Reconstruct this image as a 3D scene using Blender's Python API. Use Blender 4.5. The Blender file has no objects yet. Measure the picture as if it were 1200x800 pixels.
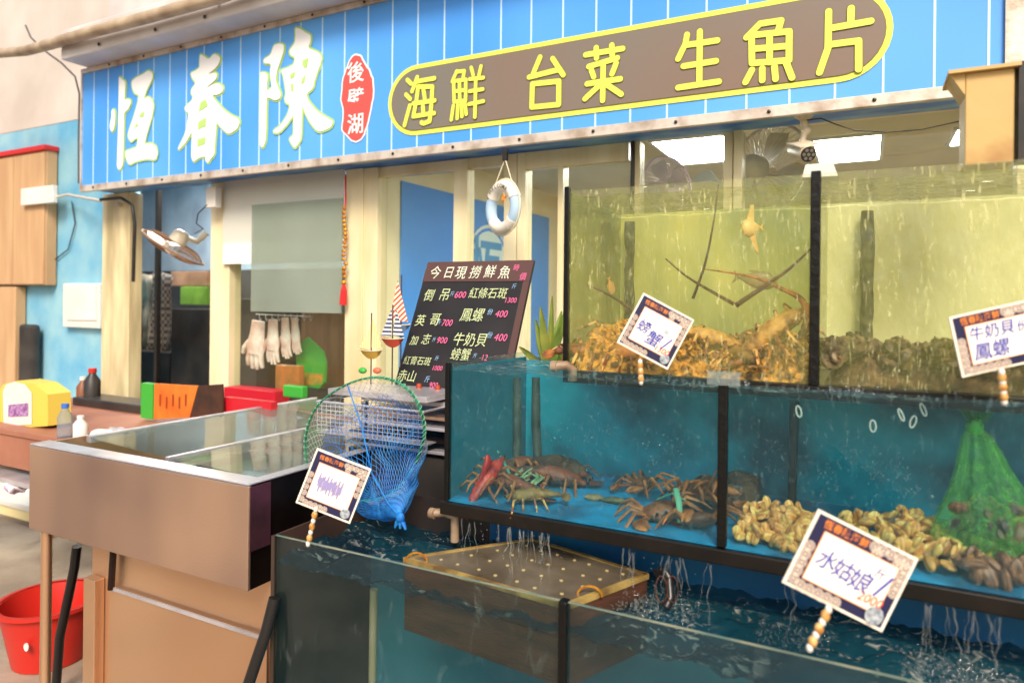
import bpy, bmesh, math, random
from mathutils import Vector, Matrix, Euler, noise
random.seed(7)
S = bpy.context.scene
COL = S.collection
R = math.radians
H = 1.7                                   # camera height

# ---------------------------------------------------------------- camera
YAW = math.atan2(.461, .887)
FWD = Vector((-math.sin(YAW), math.cos(YAW), 0))
RGT = Vector((math.cos(YAW), math.sin(YAW), 0))
UPV = Vector((0, 0, 1))
ROLL = R(.6)
CR = RGT * math.cos(ROLL) + UPV * math.sin(ROLL)
CU = UPV * math.cos(ROLL) - RGT * math.sin(ROLL)
CAMP = Vector((0, 0, H))
cd = bpy.data.cameras.new('camera'); cam = bpy.data.objects.new('camera', cd); COL.objects.link(cam)
cam.matrix_world = Matrix(((CR.x, CU.x, -FWD.x, 0), (CR.y, CU.y, -FWD.y, 0), (CR.z, CU.z, -FWD.z, H), (0, 0, 0, 1)))
cd.lens = 24; cd.sensor_width = 36; cd.shift_y = -47 / 1200
cd.clip_start = .05; cd.clip_end = 500
cd.dof.use_dof = True; cd.dof.focus_distance = 2.35; cd.dof.aperture_fstop = 2.0
S.camera = cam

# ---------------------------------------------------------------- sky, sun, exposure
SUN_EL, SUN_AZ = R(42), R(150)             # sun behind the camera, a little to the right
w = bpy.data.worlds.new('World'); S.world = w; w.use_nodes = True
nt = w.node_tree; bg = nt.nodes['Background']
sky = nt.nodes.new('ShaderNodeTexSky'); sky.sky_type = 'NISHITA'; sky.sun_disc = False
sky.sun_elevation = SUN_EL; sky.sun_rotation = SUN_AZ; sky.dust_density = 4; sky.air_density = 1.2
nt.links.new(sky.outputs[0], bg.inputs[0]); bg.inputs[1].default_value = .115
sl = bpy.data.lights.new('sun', 'SUN'); so = bpy.data.objects.new('sun', sl); COL.objects.link(so)
sl.energy = 2.25; sl.angle = R(20); sl.color = (1, .9, .76)
sd = Vector((math.sin(SUN_AZ) * math.cos(SUN_EL), math.cos(SUN_AZ) * math.cos(SUN_EL), math.sin(SUN_EL)))
so.rotation_euler = sd.to_track_quat('Z', 'Y').to_euler()
so.location = (0, -3, 8)
S.view_settings.view_transform = 'Standard'; S.view_settings.look = 'None'
S.view_settings.exposure = .6
S.cycles.max_bounces = 10; S.cycles.transparent_max_bounces = 24
S.cycles.sample_clamp_indirect = 6
S.cycles.caustics_reflective = False; S.cycles.caustics_refractive = False

# ---------------------------------------------------------------- geometry helpers
class Plane:
    """a real plane in the place; hit() finds the point of it that a line of sight meets"""
    def __init__(s, o, ex, ey):
        s.o = Vector(o); s.ex = Vector(ex).normalized(); s.ey = Vector(ey).normalized()
        s.n = s.ex.cross(s.ey).normalized()
        if s.n.dot(CAMP - s.o) < 0: s.n = -s.n
    def uv(s, u, v):
        p = s.hit(u, v) - s.o
        return (p.dot(s.ex), p.dot(s.ey))
    def hit(s, u, v):
        d = FWD + CR * ((u - 600) / 800) + CU * ((353 - v) / 800)
        t = (s.o - CAMP).dot(s.n) / d.dot(s.n)
        return CAMP + d * t
    def pt(s, a, b, off=0): return s.o + s.ex * a + s.ey * b + s.n * off
def YP(y): return Plane((0, y, H), (1, 0, 0), (0, 0, 1))
def ZP(z): return Plane((0, 0, z), (1, 0, 0), (0, 1, 0))
def XP(x): return Plane((x, 0, H), (0, 1, 0), (0, 0, 1))
def PY(u, v, y): return YP(y).hit(u, v)
def PZ(u, v, z): return ZP(z).hit(u, v)

ORG = {}
class MB:
    def __init__(s): s.v = []; s.f = []
    def add(s, vs, fs):
        b = len(s.v); s.v += [Vector(p) for p in vs]; s.f += [tuple(i + b for i in f) for f in fs]; return s
    def box(s, x0, x1, y0, y1, z0, z1):
        return s.add([(x0, y0, z0), (x1, y0, z0), (x1, y1, z0), (x0, y1, z0), (x0, y0, z1), (x1, y0, z1), (x1, y1, z1), (x0, y1, z1)],
                     [(0, 3, 2, 1), (4, 5, 6, 7), (0, 1, 5, 4), (1, 2, 6, 5), (2, 3, 7, 6), (3, 0, 4, 7)])
    def prism(s, quad, n):                       # solid slab from a loop of points and an offset vector
        n = Vector(n); k = len(quad)
        vs = [Vector(p) for p in quad] + [Vector(p) + n for p in quad]
        return s.add(vs, [tuple(range(k - 1, -1, -1)), tuple(range(k, 2 * k))] + [(i, (i + 1) % k, k + (i + 1) % k, k + i) for i in range(k)])
    def poly(s, pts): return s.add(pts, [tuple(range(len(pts)))])
    def tube(s, pts, r, seg=8, flat=1.0, closed=False, up=None, cap=True):
        pts = [Vector(p) for p in pts]; n = len(pts)
        rs = list(r) if isinstance(r, (list, tuple)) else [r] * n
        ring0 = len(s.v); ref = Vector(up) if up else None
        for i, p in enumerate(pts):
            a = pts[(i - 1) % n] if (closed or i > 0) else p
            b = pts[(i + 1) % n] if (closed or i < n - 1) else p
            t = (b - a).normalized() if (b - a).length > 1e-9 else Vector((0, 0, 1))
            if ref is None: ref = Vector((0, 0, 1)) if abs(t.z) < .9 else Vector((1, 0, 0))
            x = t.cross(ref).normalized(); y = x.cross(t).normalized()
            if not up: ref = y
            for k in range(seg):
                an = 2 * math.pi * k / seg
                s.v.append(p + x * math.cos(an) * rs[i] + y * math.sin(an) * rs[i] * flat)
        m = n if closed else n - 1
        for i in range(m):
            for k in range(seg):
                a = ring0 + i * seg; b = ring0 + ((i + 1) % n) * seg
                s.f.append((a + k, a + (k + 1) % seg, b + (k + 1) % seg, b + k))
        if cap and not closed:
            s.f.append(tuple(ring0 + k for k in range(seg - 1, -1, -1)))
            s.f.append(tuple(ring0 + (n - 1) * seg + k for k in range(seg)))
        return s
    def lathe(s, prof, c=(0, 0, 0), axis='z', seg=20, m=None):
        b = len(s.v); c = Vector(c)
        for r, h in prof:
            for k in range(seg):
                a = 2 * math.pi * k / seg
                p = Vector((r * math.cos(a), r * math.sin(a), h))
                if axis == 'y': p = Vector((p.x, p.z, p.y))
                if axis == 'x': p = Vector((p.z, p.x, p.y))
                if m: p = m @ p
                s.v.append(p + c)
        for i in range(len(prof) - 1):
            for k in range(seg):
                s.f.append((b + i * seg + k, b + i * seg + (k + 1) % seg, b + (i + 1) * seg + (k + 1) % seg, b + (i + 1) * seg + k))
        return s
    def ball(s, c, rx, ry=None, rz=None, seg=10, rings=6, rot=None):
        ry = ry or rx; rz = rz or rx
        prof = [(math.sin(math.pi * i / rings) + 1e-4, -math.cos(math.pi * i / rings)) for i in range(rings + 1)]
        m = Matrix.Diagonal((rx, ry, rz))
        if rot: m = Euler(rot).to_matrix() @ m
        return s.lathe(prof, c, 'z', seg, m)
    def jitter(s, amp, sc):
        for i, p in enumerate(s.v): s.v[i] = p + noise.noise_vector(p * sc) * amp
        return s
    def build(s, name, mat, parent=None, smooth=False, bevel=0, kind=None, label=None):
        o0 = ORG.get(parent.name, Vector()) if parent else Vector()
        me = bpy.data.meshes.new(name)
        me.from_pydata([tuple(p - o0) for p in s.v], [], s.f)
        me.materials.append(mat)
        if smooth:
            me.polygons.foreach_set('use_smooth', [True] * len(me.polygons))
            try: me.set_sharp_from_angle(angle=R(50))
            except Exception: pass
        bm = bmesh.new(); bm.from_mesh(me); bmesh.ops.recalc_face_normals(bm, faces=bm.faces)
        bm.to_mesh(me); bm.free()
        o = bpy.data.objects.new(name, me); COL.objects.link(o)
        if parent: o.parent = parent; ORG[o.name] = o0
        if bevel:
            md = o.modifiers.new('bevel', 'BEVEL'); md.width = bevel; md.segments = 2; md.limit_method = 'ANGLE'
        if kind: o['kind'] = kind
        if label: o['label'] = label
        return o
def tag(o, label, cat, group=None):
    o['label'] = label; o['category'] = cat
    if group: o['group'] = group
    return o
def thing(name, label, cat, loc=(0, 0, 0), group=None):
    o = bpy.data.objects.new(name, None); COL.objects.link(o); o.location = loc; o.empty_display_size = .05
    ORG[o.name] = Vector(loc); return tag(o, label, cat, group)
def copy_tree(o, loc=None, rot=None, scale=None, label=None, group=None, parent=None):
    c = o.copy(); COL.objects.link(c); c.parent = parent
    if loc is not None: c.location = loc
    if rot is not None: c.rotation_euler = rot
    if scale is not None: c.scale = (scale,) * 3 if isinstance(scale, (int, float)) else scale
    if label: c['label'] = label
    if group: c['group'] = group
    for ch in list(o.children): copy_tree(ch, parent=c)
    return c
def circ(n, r=1, a0=0): return [(r * math.cos(a0 + 2 * math.pi * i / n), r * math.sin(a0 + 2 * math.pi * i / n)) for i in range(n)]
def bez(a, b, c, n=10):
    a, b, c = Vector(a), Vector(b), Vector(c)
    return [(1 - t) ** 2 * a + 2 * t * (1 - t) * b + t * t * c for t in [i / n for i in range(n + 1)]]

# ---------------------------------------------------------------- materials
def lin(r, g, b):
    f = lambda c: (c / 255 / 12.92) if c / 255 <= .04045 else ((c / 255 + .055) / 1.055) ** 2.4
    return (f(r), f(g), f(b), 1)
def M(name, col, rough=.5, metal=0, col2=None, scale=8, stretch=(1, 1, 1), bump=0, bscale=None, lo=.35, hi=.65, spec=.5, detail=4, alpha=None, trans=0):
    m = bpy.data.materials.new(name); m.use_nodes = True; n = m.node_tree.nodes; l = m.node_tree.links
    p = n['Principled BSDF']; p.inputs['Base Color'].default_value = col
    p.inputs['Roughness'].default_value = rough; p.inputs['Metallic'].default_value = metal
    p.inputs['Specular IOR Level'].default_value = spec
    if col2 or bump:
        tc = n.new('ShaderNodeTexCoord'); mp = n.new('ShaderNodeMapping'); mp.inputs['Scale'].default_value = stretch
        l.new(tc.outputs['Object'], mp.inputs[0])
    if col2:
        tx = n.new('ShaderNodeTexNoise'); tx.inputs['Scale'].default_value = scale; tx.inputs['Detail'].default_value = detail
        l.new(mp.outputs[0], tx.inputs[0])
        rp = n.new('ShaderNodeMapRange'); rp.inputs[1].default_value = lo; rp.inputs[2].default_value = hi
        l.new(tx.outputs[0], rp.inputs[0])
        mx = n.new('ShaderNodeMix'); mx.data_type = 'RGBA'; mx.inputs[6].default_value = col; mx.inputs[7].default_value = col2
        l.new(rp.outputs[0], mx.inputs[0]); l.new(mx.outputs[2], p.inputs['Base Color'])
    if bump:
        tb = n.new('ShaderNodeTexNoise'); tb.inputs['Scale'].default_value = bscale or scale * 4; tb.inputs['Detail'].default_value = 5
        l.new(mp.outputs[0], tb.inputs[0])
        bp = n.new('ShaderNodeBump'); bp.inputs['Strength'].default_value = bump; bp.inputs['Distance'].default_value = .01
        l.new(tb.outputs[0], bp.inputs['Height']); l.new(bp.outputs[0], p.inputs['Normal'])
    if alpha is not None: p.inputs['Alpha'].default_value = alpha
    return m
def emis(name, col, s):
    m = bpy.data.materials.new(name); m.use_nodes = True; n = m.node_tree.nodes; p = n['Principled BSDF']
    p.inputs['Base Color'].default_value = (.8, .8, .8, 1)
    p.inputs['Emission Color'].default_value = col; p.inputs['Emission Strength'].default_value = s
    return m
def glassy(name, tint=(1, 1, 1, 1), gloss=.06, film=None, filmfac=0.0, streak=0.0, streakcol=(.8, .8, .8, 1), scale=12, stretch=(1, 1, .25), thr=.56, width=.06, bump=0.0, bscale=20, bstretch=(1, 1, 1), rough=.02, fres=True, ior=1.33):
    """clear sheet: see-through with a tint, mirror by Fresnel, a thin film of dirt or running water with streaks"""
    m = bpy.data.materials.new(name); m.use_nodes = True; n = m.node_tree.nodes; l = m.node_tree.links
    n.remove(n['Principled BSDF']); out = n['Material Output']
    tr = n.new('ShaderNodeBsdfTransparent'); tr.inputs[0].default_value = tint
    gl = n.new('ShaderNodeBsdfGlossy'); gl.inputs['Roughness'].default_value = rough
    tc = n.new('ShaderNodeTexCoord')
    mix = n.new('ShaderNodeMixShader'); l.new(tr.outputs[0], mix.inputs[1]); l.new(gl.outputs[0], mix.inputs[2])
    fr = None
    if fres:
        fr = n.new('ShaderNodeLayerWeight'); fr.inputs['Blend'].default_value = .5
        pw = n.new('ShaderNodeMath'); pw.operation = 'POWER'; pw.inputs[1].default_value = 4.5; l.new(fr.outputs['Facing'], pw.inputs[0])
        ma = n.new('ShaderNodeMath'); ma.operation = 'MULTIPLY_ADD'; f0 = ((ior - 1) / (ior + 1)) ** 2
        ma.inputs[1].default_value = 1 - f0; ma.inputs[2].default_value = f0; l.new(pw.outputs[0], ma.inputs[0]); l.new(ma.outputs[0], mix.inputs[0])
    else: mix.inputs[0].default_value = gloss
    if bump:
        mp = n.new('ShaderNodeMapping'); mp.inputs['Scale'].default_value = bstretch; l.new(tc.outputs['Object'], mp.inputs[0])
        tb = n.new('ShaderNodeTexNoise'); tb.inputs['Scale'].default_value = bscale; tb.inputs['Detail'].default_value = 4
        tb.inputs['Distortion'].default_value = .6
        l.new(mp.outputs[0], tb.inputs[0])
        bp = n.new('ShaderNodeBump'); bp.inputs['Strength'].default_value = bump; bp.inputs['Distance'].default_value = .02
        l.new(tb.outputs[0], bp.inputs['Height']); l.new(bp.outputs[0], gl.inputs['Normal'])
        if fr: l.new(bp.outputs[0], fr.inputs['Normal'])
    last = mix
    if filmfac or streak:
        df = n.new('ShaderNodeBsdfDiffuse'); df.inputs[0].default_value = film or streakcol
        tl = n.new('ShaderNodeBsdfTranslucent'); tl.inputs[0].default_value = film or streakcol
        fm = n.new('ShaderNodeMixShader'); fm.inputs[0].default_value = .4
        l.new(df.outputs[0], fm.inputs[1]); l.new(tl.outputs[0], fm.inputs[2])
        mp2 = n.new('ShaderNodeMapping'); mp2.inputs['Scale'].default_value = stretch; l.new(tc.outputs['Object'], mp2.inputs[0])
        def noise_tex(sc, det, dist=0):
            t = n.new('ShaderNodeTexNoise'); t.inputs['Scale'].default_value = sc; t.inputs['Detail'].default_value = det
            t.inputs['Distortion'].default_value = dist; l.new(mp2.outputs[0], t.inputs[0]); return t
        big = noise_tex(scale * .12, 2)
        r0 = n.new('ShaderNodeMapRange'); r0.inputs[1].default_value = .35; r0.inputs[2].default_value = .65
        r0.inputs[3].default_value = filmfac * .6; r0.inputs[4].default_value = filmfac * 1.4; l.new(big.outputs[0], r0.inputs[0])
        m1 = n.new('ShaderNodeMixShader'); l.new(r0.outputs[0], m1.inputs[0]); l.new(last.outputs[0], m1.inputs[1]); l.new(fm.outputs[0], m1.inputs[2])
        last = m1
        if streak:
            st = noise_tex(scale, 3, 1.2)
            r1 = n.new('ShaderNodeMapRange'); r1.inputs[1].default_value = thr; r1.inputs[2].default_value = thr + width; l.new(st.outputs[0], r1.inputs[0])
            br = noise_tex(scale * .25, 2)
            r2 = n.new('ShaderNodeMapRange'); r2.inputs[1].default_value = .4; r2.inputs[2].default_value = .6
            r2.inputs[4].default_value = streak; l.new(br.outputs[0], r2.inputs[0])
            mu = n.new('ShaderNodeMath'); mu.operation = 'MULTIPLY'; l.new(r1.outputs[0], mu.inputs[0]); l.new(r2.outputs[0], mu.inputs[1])
            d2 = n.new('ShaderNodeBsdfDiffuse'); d2.inputs[0].default_value = streakcol
            m2 = n.new('ShaderNodeMixShader'); l.new(mu.outputs[0], m2.inputs[0]); l.new(last.outputs[0], m2.inputs[1]); l.new(d2.outputs[0], m2.inputs[2])
            last = m2
    l.new(last.outputs[0], out.inputs[0])
    return m

m_black = M('black rubber', (.012, .011, .01, 1), .35, col2=(.03, .022, .018, 1), scale=20)
m_seal = M('black silicone', (.004, .0035, .003, 1), .35, bump=.3, bscale=60, spec=.3)
m_white = M('white paint', (.78, .77, .73, 1), .45, col2=(.68, .66, .6, 1), scale=3)
m_plastic = M('white plastic', (.75, .72, .66, 1), .35)
m_cream = M('cream painted aluminium', lin(240, 228, 190), .4, col2=lin(214, 194, 146), scale=5, stretch=(1, 1, .25), lo=.4, hi=.75, bump=.1, bscale=30)
m_creamwall = M('cream wall', lin(244, 232, 196), .7, col2=lin(232, 218, 178), scale=2)
m_steel = M('brushed steel', lin(236, 198, 168), .3, .85, col2=lin(158, 132, 126), scale=1.5, stretch=(1, 1, .8), bump=.12, bscale=160, lo=.3, hi=.7, detail=2)  # warm tint puts the reflection of warm surroundings into the base colour
m_steelb = M('bright steel edge', lin(228, 224, 230), .3, .6, col2=lin(190, 184, 188), scale=6)  # near-white base carries the highlight of the counter rim
m_steelwarm = M('warm steel sheet', lin(236, 194, 156), .3, .85, col2=lin(216, 170, 134), scale=1.2, stretch=(1, 1, .6), bump=.1, bscale=120, detail=1)  # warm reflected surroundings tinted into the steel colour
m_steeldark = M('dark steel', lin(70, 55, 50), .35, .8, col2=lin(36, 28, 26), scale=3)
m_gloss_red = M('red plastic', lin(196, 42, 32), .35)
m_text_y = M('yellow letter vinyl', lin(236, 240, 92), .5)
m_olive = M('olive outline vinyl', lin(122, 118, 40), .6)

# ---------------------------------------------------------------- flat print helpers (thin raised sheets)
def stad(pl, p, q, r, off, mb, n=7):
    d = Vector((q[0] - p[0], q[1] - p[1])); a = math.atan2(d.y, d.x)
    pts = [(q[0] + r * math.cos(a - math.pi / 2 + math.pi * i / n), q[1] + r * math.sin(a - math.pi / 2 + math.pi * i / n)) for i in range(n + 1)]
    pts += [(p[0] + r * math.cos(a + math.pi / 2 + math.pi * i / n), p[1] + r * math.sin(a + math.pi / 2 + math.pi * i / n)) for i in range(n + 1)]
    mb.poly([pl.pt(x, y, off) for x, y in pts])
def text_geo(body, bold=0, shear=0, res=3):
    c = bpy.data.curves.new('t', 'FONT'); c.body = body; c.offset = bold; c.shear = shear; c.resolution_u = res
    o = bpy.data.objects.new('t', c); COL.objects.link(o)
    dg = bpy.context.evaluated_depsgraph_get(); me = bpy.data.meshes.new_from_object(o.evaluated_get(dg))
    vs = [Vector((v.co.x, v.co.y)) for v in me.vertices]; fs = [tuple(p.vertices) for p in me.polygons]
    bpy.data.objects.remove(o); bpy.data.curves.remove(c); bpy.data.meshes.remove(me)
    return vs, fs
def put_text(pl, s, t, body, size, mat, off, parent, name='lettering', bold=0, shear=0, ang=0, wx=1, center=False, wob=0):
    vs, fs = text_geo(body, bold, shear)
    if not vs: return
    if center:
        cx = (min(v.x for v in vs) + max(v.x for v in vs)) / 2; cy = (min(v.y for v in vs) + max(v.y for v in vs)) / 2
    else: cx = cy = 0
    ca, sa = math.cos(ang), math.sin(ang); mb = MB(); out = []
    for v in vs:
        x = (v.x - cx) * size * wx; y = (v.y - cy) * size
        if wob:
            q = noise.noise_vector(Vector((x / size * 1.3 + s * 91, y / size * 1.3, t * 77))); x += q.x * wob * size; y += q.y * wob * size
        out.append(pl.pt(s + x * ca - y * sa, t + x * sa + y * ca, off))
    mb.add(out, fs)
    return mb.build(name, mat, parent)
def sheet(pl, pts, off, mat, parent, name, thick=0):
    mb = MB()
    if thick: mb.prism([pl.pt(a, b, off) for a, b in pts], -pl.n * thick)
    else: mb.poly([pl.pt(a, b, off) for a, b in pts])
    return mb.build(name, mat, parent)

# ================================================================ THE SETTING
m_ground = M('worn pavement', lin(176, 160, 140), .75, col2=lin(120, 106, 92), scale=1.5, bump=.3, bscale=30)
MB().box(-60, 60, -60, 60, -.3, 0).build('ground', m_ground, kind='structure')

YW = 3.15                                  # shop front plane
XK = PY(140, 353, YW).x
YN = 3.62
shop = thing('seafood_shop', 'cream framed glass shop front with dark kitchen opening under the long blue sign', 'shop', (-1.5, YW, 0))
m_frame = m_cream
m_pane = glassy('window glass', (.93, .96, .93, 1), film=lin(232, 220, 180), filmfac=.025, ior=1.35)
ZC = H + .95
def colm(u0, u1, z0, z1, y0=YW - .05, y1=YW + .05, mat=m_frame, name='column', bev=.004):
    x0 = PY(u0, 353, y0).x; x1 = PY(u1, 353, y0).x
    return MB().box(x0, x1, y0, y1, z0, z1).build(name, mat, shop, bevel=bev)
ZS = H + .765                              # underside of the sign
colm(119, 151, 0, ZS - .004, mat=M('stained cream column', lin(228, 212, 168), .6, col2=lin(176, 160, 120), scale=3, stretch=(3, 3, .5)))
colm(246, 268, 0, ZS - .004)
colm(404, 424, 0, ZS - .004); colm(424.5, 441, 0, ZS - .004, YW - .04)
colm(530, 546, 0, ZS - .004, YW - .03, name='door_frame')
colm(589, 604, 0, ZS - .004, YW - .03, name='door_frame'); colm(604.6, 614, 0, ZS - .004, YW - .036, name='door_frame')
colm(652, 658, 0, ZS - .004, YW - .03, name='door_frame')
colm(737, 741, 0, ZS - .004, YW - .045, mat=m_black, name='post')
colm(741.6, 748, 0, ZS - .004, YW - .03, name='window_frame')
colm(846, 857, 0, ZS - .004, YW - .03, name='window_frame'); colm(857.5, 868, 0, ZS - .004, YW - .045, name='window_frame')
colm(1190, 1215, 0, ZS - .004, YW - .03, name='window_frame')
xa, xb = PY(614.5, 353, YW).x, PY(736.5, 353, YW).x
zt = PY(660, 196, YW).z
MB().box(xa, xb, YW - .028, YW + .03, zt, ZS - .004).build('transom', m_frame, shop, bevel=.003)
xa2, xb2 = PY(441.5, 353, YW).x, PY(589, 353, YW).x
MB().box(xa2, xb2, YW - .02, YW + .03, ZS - .06, ZS - .004).build('transom', m_frame, shop, bevel=.003)
# panes
for u0, u1, z1 in ((441.6, 529.6, ZS - .062), (546.4, 588.6, ZS - .062), (614.4, 651.6, zt - .002), (658.4, 736.6, zt - .002), (748.4, 845.6, ZS - .006), (868.4, 1189.6, ZS - .006), (268.6, 403.4, ZS - .006)):
    x0 = PY(u0, 353, YW).x; x1 = PY(u1, 353, YW).x
    MB().box(x0, x1, YW - .003, YW + .003, .3, z1).build('pane', m_pane, shop)
# right hand dado below the window glass is hidden by the tanks; low wall
MB().box(-2.48, 2.2, YW - .02, YW + .04, 0, .298).build('low_wall', m_creamwall, shop)
# room behind the glass
m_ceil = M('cream ceiling', lin(222, 208, 168), .8, col2=lin(206, 190, 150), scale=1.5)
MB().box(-2.5, 3.2, YW + .06, 7.0, ZC, ZC + .1).build('ceiling', m_ceil, shop)
MB().box(-2.56, -2.5, YW + .06, 7.0, 0, ZC + .1).build('partition_wall', m_creamwall, shop)
MB().box(-2.5, 3.2, 7.0, 7.1, 0, ZC).build('back_wall', m_creamwall, shop)
MB().box(3.2, 3.3, YW + .06, 7.1, 0, ZC).build('side_wall', m_creamwall, shop)
MB().box(-8.6, 3.2, YW + .06, 7.0, .002, .03).build('floor_slab', M('shop floor tile', lin(150, 140, 128), .4, col2=lin(130, 120, 108), scale=3), shop)
# kitchen bay on the left
m_kit = M('grey blue kitchen wall', lin(176, 190, 202), .8, col2=lin(140, 152, 166), scale=2)
m_kdark = M('dark kitchen panel', lin(58, 54, 54), .7, col2=lin(34, 32, 34), scale=3)  # dark grey for the lower part of the kitchen back
MB().box(-8.5, -2.56, 5.2, 5.3, 0, ZC + .4).build('kitchen_wall', m_kit, shop)
MB().box(-8.6, -8.5, YN + .21, 5.3, 0, ZC + .4).build('kitchen_wall', m_kit, shop)
MB().box(XK - .02, -2.56, YW + .06, 5.3, ZC + .4, ZC + .5).box(-8.6, XK - .02, YN + .21, 5.3, ZC + .4, ZC + .5).build('ceiling', m_kit, shop)
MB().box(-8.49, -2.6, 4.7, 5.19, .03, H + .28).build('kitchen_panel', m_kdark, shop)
for u in (152, 183):                       # dark conduits inside the opening
    x = PY(u, 300, 3.7).x
    MB().box(x - .018, x + .018, 3.7, 3.736, .03, ZC + .39).build('conduit', m_black, shop)
# wall above the sign with a projecting white beam
m_beam = M('white painted beam', lin(228, 224, 222), .5, col2=lin(196, 188, 184), scale=2, bump=.15, bscale=20)
XB0 = PY(71, 80, 2.7).x
MB().box(XB0, 3.2, 2.70, 2.99, H + 1.61, H + 1.81).build('beam', m_beam, shop, bevel=.01)
for u, v in ((182, 35), (240, 20), (116, 52), (256, 3)):
    p = PY(u, v, 2.69); MB().lathe([(.0005, -.01), (.012, -.004), (.012, 0), (.0005, .001)], p, 'y', 8).build('bolt', m_black, shop)
MB().box(XB0 + .05, 3.2, 3.0, 3.1, ZS + .05, H + 3.2).build('upper_wall', m_beam, shop)
XSL, XSR = PY(95.5, 222, 2.88).x, PY(1177, 90, 2.88).x
# bundle pipe running in front of the beam, and black cables down its end
m_pipe = M('dusty beige pipe', lin(196, 176, 150), .6, col2=lin(150, 128, 104), scale=5)
pp = [PY(-40, 66, 3.0), PY(30, 60, 2.85), PY(66, 50, 2.66), PY(110, 37, 2.64), PY(175, 20, 2.64), PY(260, -4, 2.64), PY(330, -30, 2.64)]
o = MB().tube(pp, .036, 12).build('pipe', m_pipe, smooth=True)
tag(o, 'thick dusty beige pipe running along the wall above the white beam, top left', 'pipe')
mbc = MB()
mbc.tube([PY(u, v, 2.95) for u, v in ((30, 30), (36, 44), (50, 58), (72, 74), (88, 90), (93, 110), (92, 160), (92, 215))], .007, 6)
o = mbc.build('cable', M('grey cable', lin(92, 84, 84), .5), smooth=True)
tag(o, 'grey cable sagging across the white wall to the left edge of the blue sign', 'cable')
# neighbouring wall, white above and pale blue below
YN = 3.62
nw = thing('painted_wall', 'side wall painted white above and sky blue below, left of the shop front', 'wall', (-6, YN, 0))
zb = PY(60, 146, YN).z
m_blue = M('sky blue paint', lin(96, 166, 202), .7, col2=lin(146, 192, 206), scale=2.6, bump=.1, bscale=15)
MB().box(-12, PY(138, 300, YN).x, YN, YN + .2, 0, zb).build('lower_wall', m_blue, nw)
MB().box(-12, PY(138, 300, YN).x, YN - .004, YN + .2, zb, H + 3.4).build('upper_wall', M('warm white wall', lin(212, 202, 194), .8, col2=lin(190, 178, 168), scale=1.2, bump=.1, bscale=12), nw)

# ceiling lights inside, each a framed lit panel; kitchen one added out of view
m_lamp = emis('lit diffuser', (1, .97, .9, 1), 30)
for i, (x0, x1, y0, y1, lb) in enumerate(((-.28, .06, 4.25, 4.95, 'lit ceiling panel seen through the glass right of the security camera'),
                                      (-1.12, -.72, 3.9, 4.6, 'blazing lit ceiling panel behind the left window mullion above the tank'),
                                      (.42, .7, 4.3, 4.7, 'small lit ceiling panel at far right beside the yellow bracket'),
                                      (-6.2, -4.6, 3.9, 4.4, 'unseen lit panel added to brighten the kitchen, hidden high behind the sign'))):
    cx, cy = (x0 + x1) / 2, (y0 + y1) / 2
    ZL = ZC + (.4 if x0 < -4 else 0)
    t = thing('ceiling_light', lb, 'light', (cx, cy, ZL), 'ceiling lights inside the shop')
    f = MB(); f.box(x0 - .02, x1 + .02, y0 - .02, y0, ZL - .02, ZL - .002).box(x0 - .02, x1 + .02, y1, y1 + .02, ZL - .02, ZL - .002)
    f.box(x0 - .02, x0, y0, y1, ZL - .02, ZL - .002).box(x1, x1 + .02, y0, y1, ZL - .02, ZL - .002).build('frame', m_white, t)
    MB().box(x0, x1, y0, y1, ZL - .014, ZL - .003).build('diffuser', m_lamp, t)

# blue poster panels on the inner partition wall
XPn = Plane((-2.496, 0, 0), (0, 1, 0), (0, 0, 1))
m_bluepanel = M('blue panel', lin(50, 140, 240), .5, col2=lin(66, 152, 244), scale=1)
a0, b0 = XPn.uv(470, 212); a1, b1 = XPn.uv(643, 252)
bp = thing('wall_panel', 'plain blue panel with white round logo on the cream wall behind the glass door', 'panel', (-2.496, a0, b0))
sheet(XPn, [(a0, .6), (a1, .6), (a1, b0 + .02), (a0, b0)], .006, m_bluepanel, bp, 'panel', .006)
lc = XPn.uv(572, 316); rr = .33
m_logo = M('pale logo white', lin(214, 236, 240), .5)
m_logob = M('logo blue', lin(62, 150, 214), .5)
ring = MB()
def annulus(pl, c, r0, r1, off, mb, n=32, sx=1):
    a = [pl.pt(c[0] + x * r0 * sx, c[1] + y * r0, off) for x, y in circ(n)]; b = [pl.pt(c[0] + x * r1 * sx, c[1] + y * r1, off) for x, y in circ(n)]
    mb.add(a + b, [(i, (i + 1) % n, n + (i + 1) % n, n + i) for i in range(n)])
annulus(XPn, lc, rr * .93, rr, .010, ring); ring.build('logo_ring', m_logo, bp)
disc = MB(); disc.poly([XPn.pt(lc[0] + x * rr * .86, lc[1] + y * rr * .86, .010) for x, y in circ(32)]); disc.build('logo_disc', m_logo, bp)
put_text(XPn, lc[0] - .05, lc[1], '恆', rr * 1.5, m_logob, .014, bp, 'logo_lettering', bold=.02, center=True)

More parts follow.
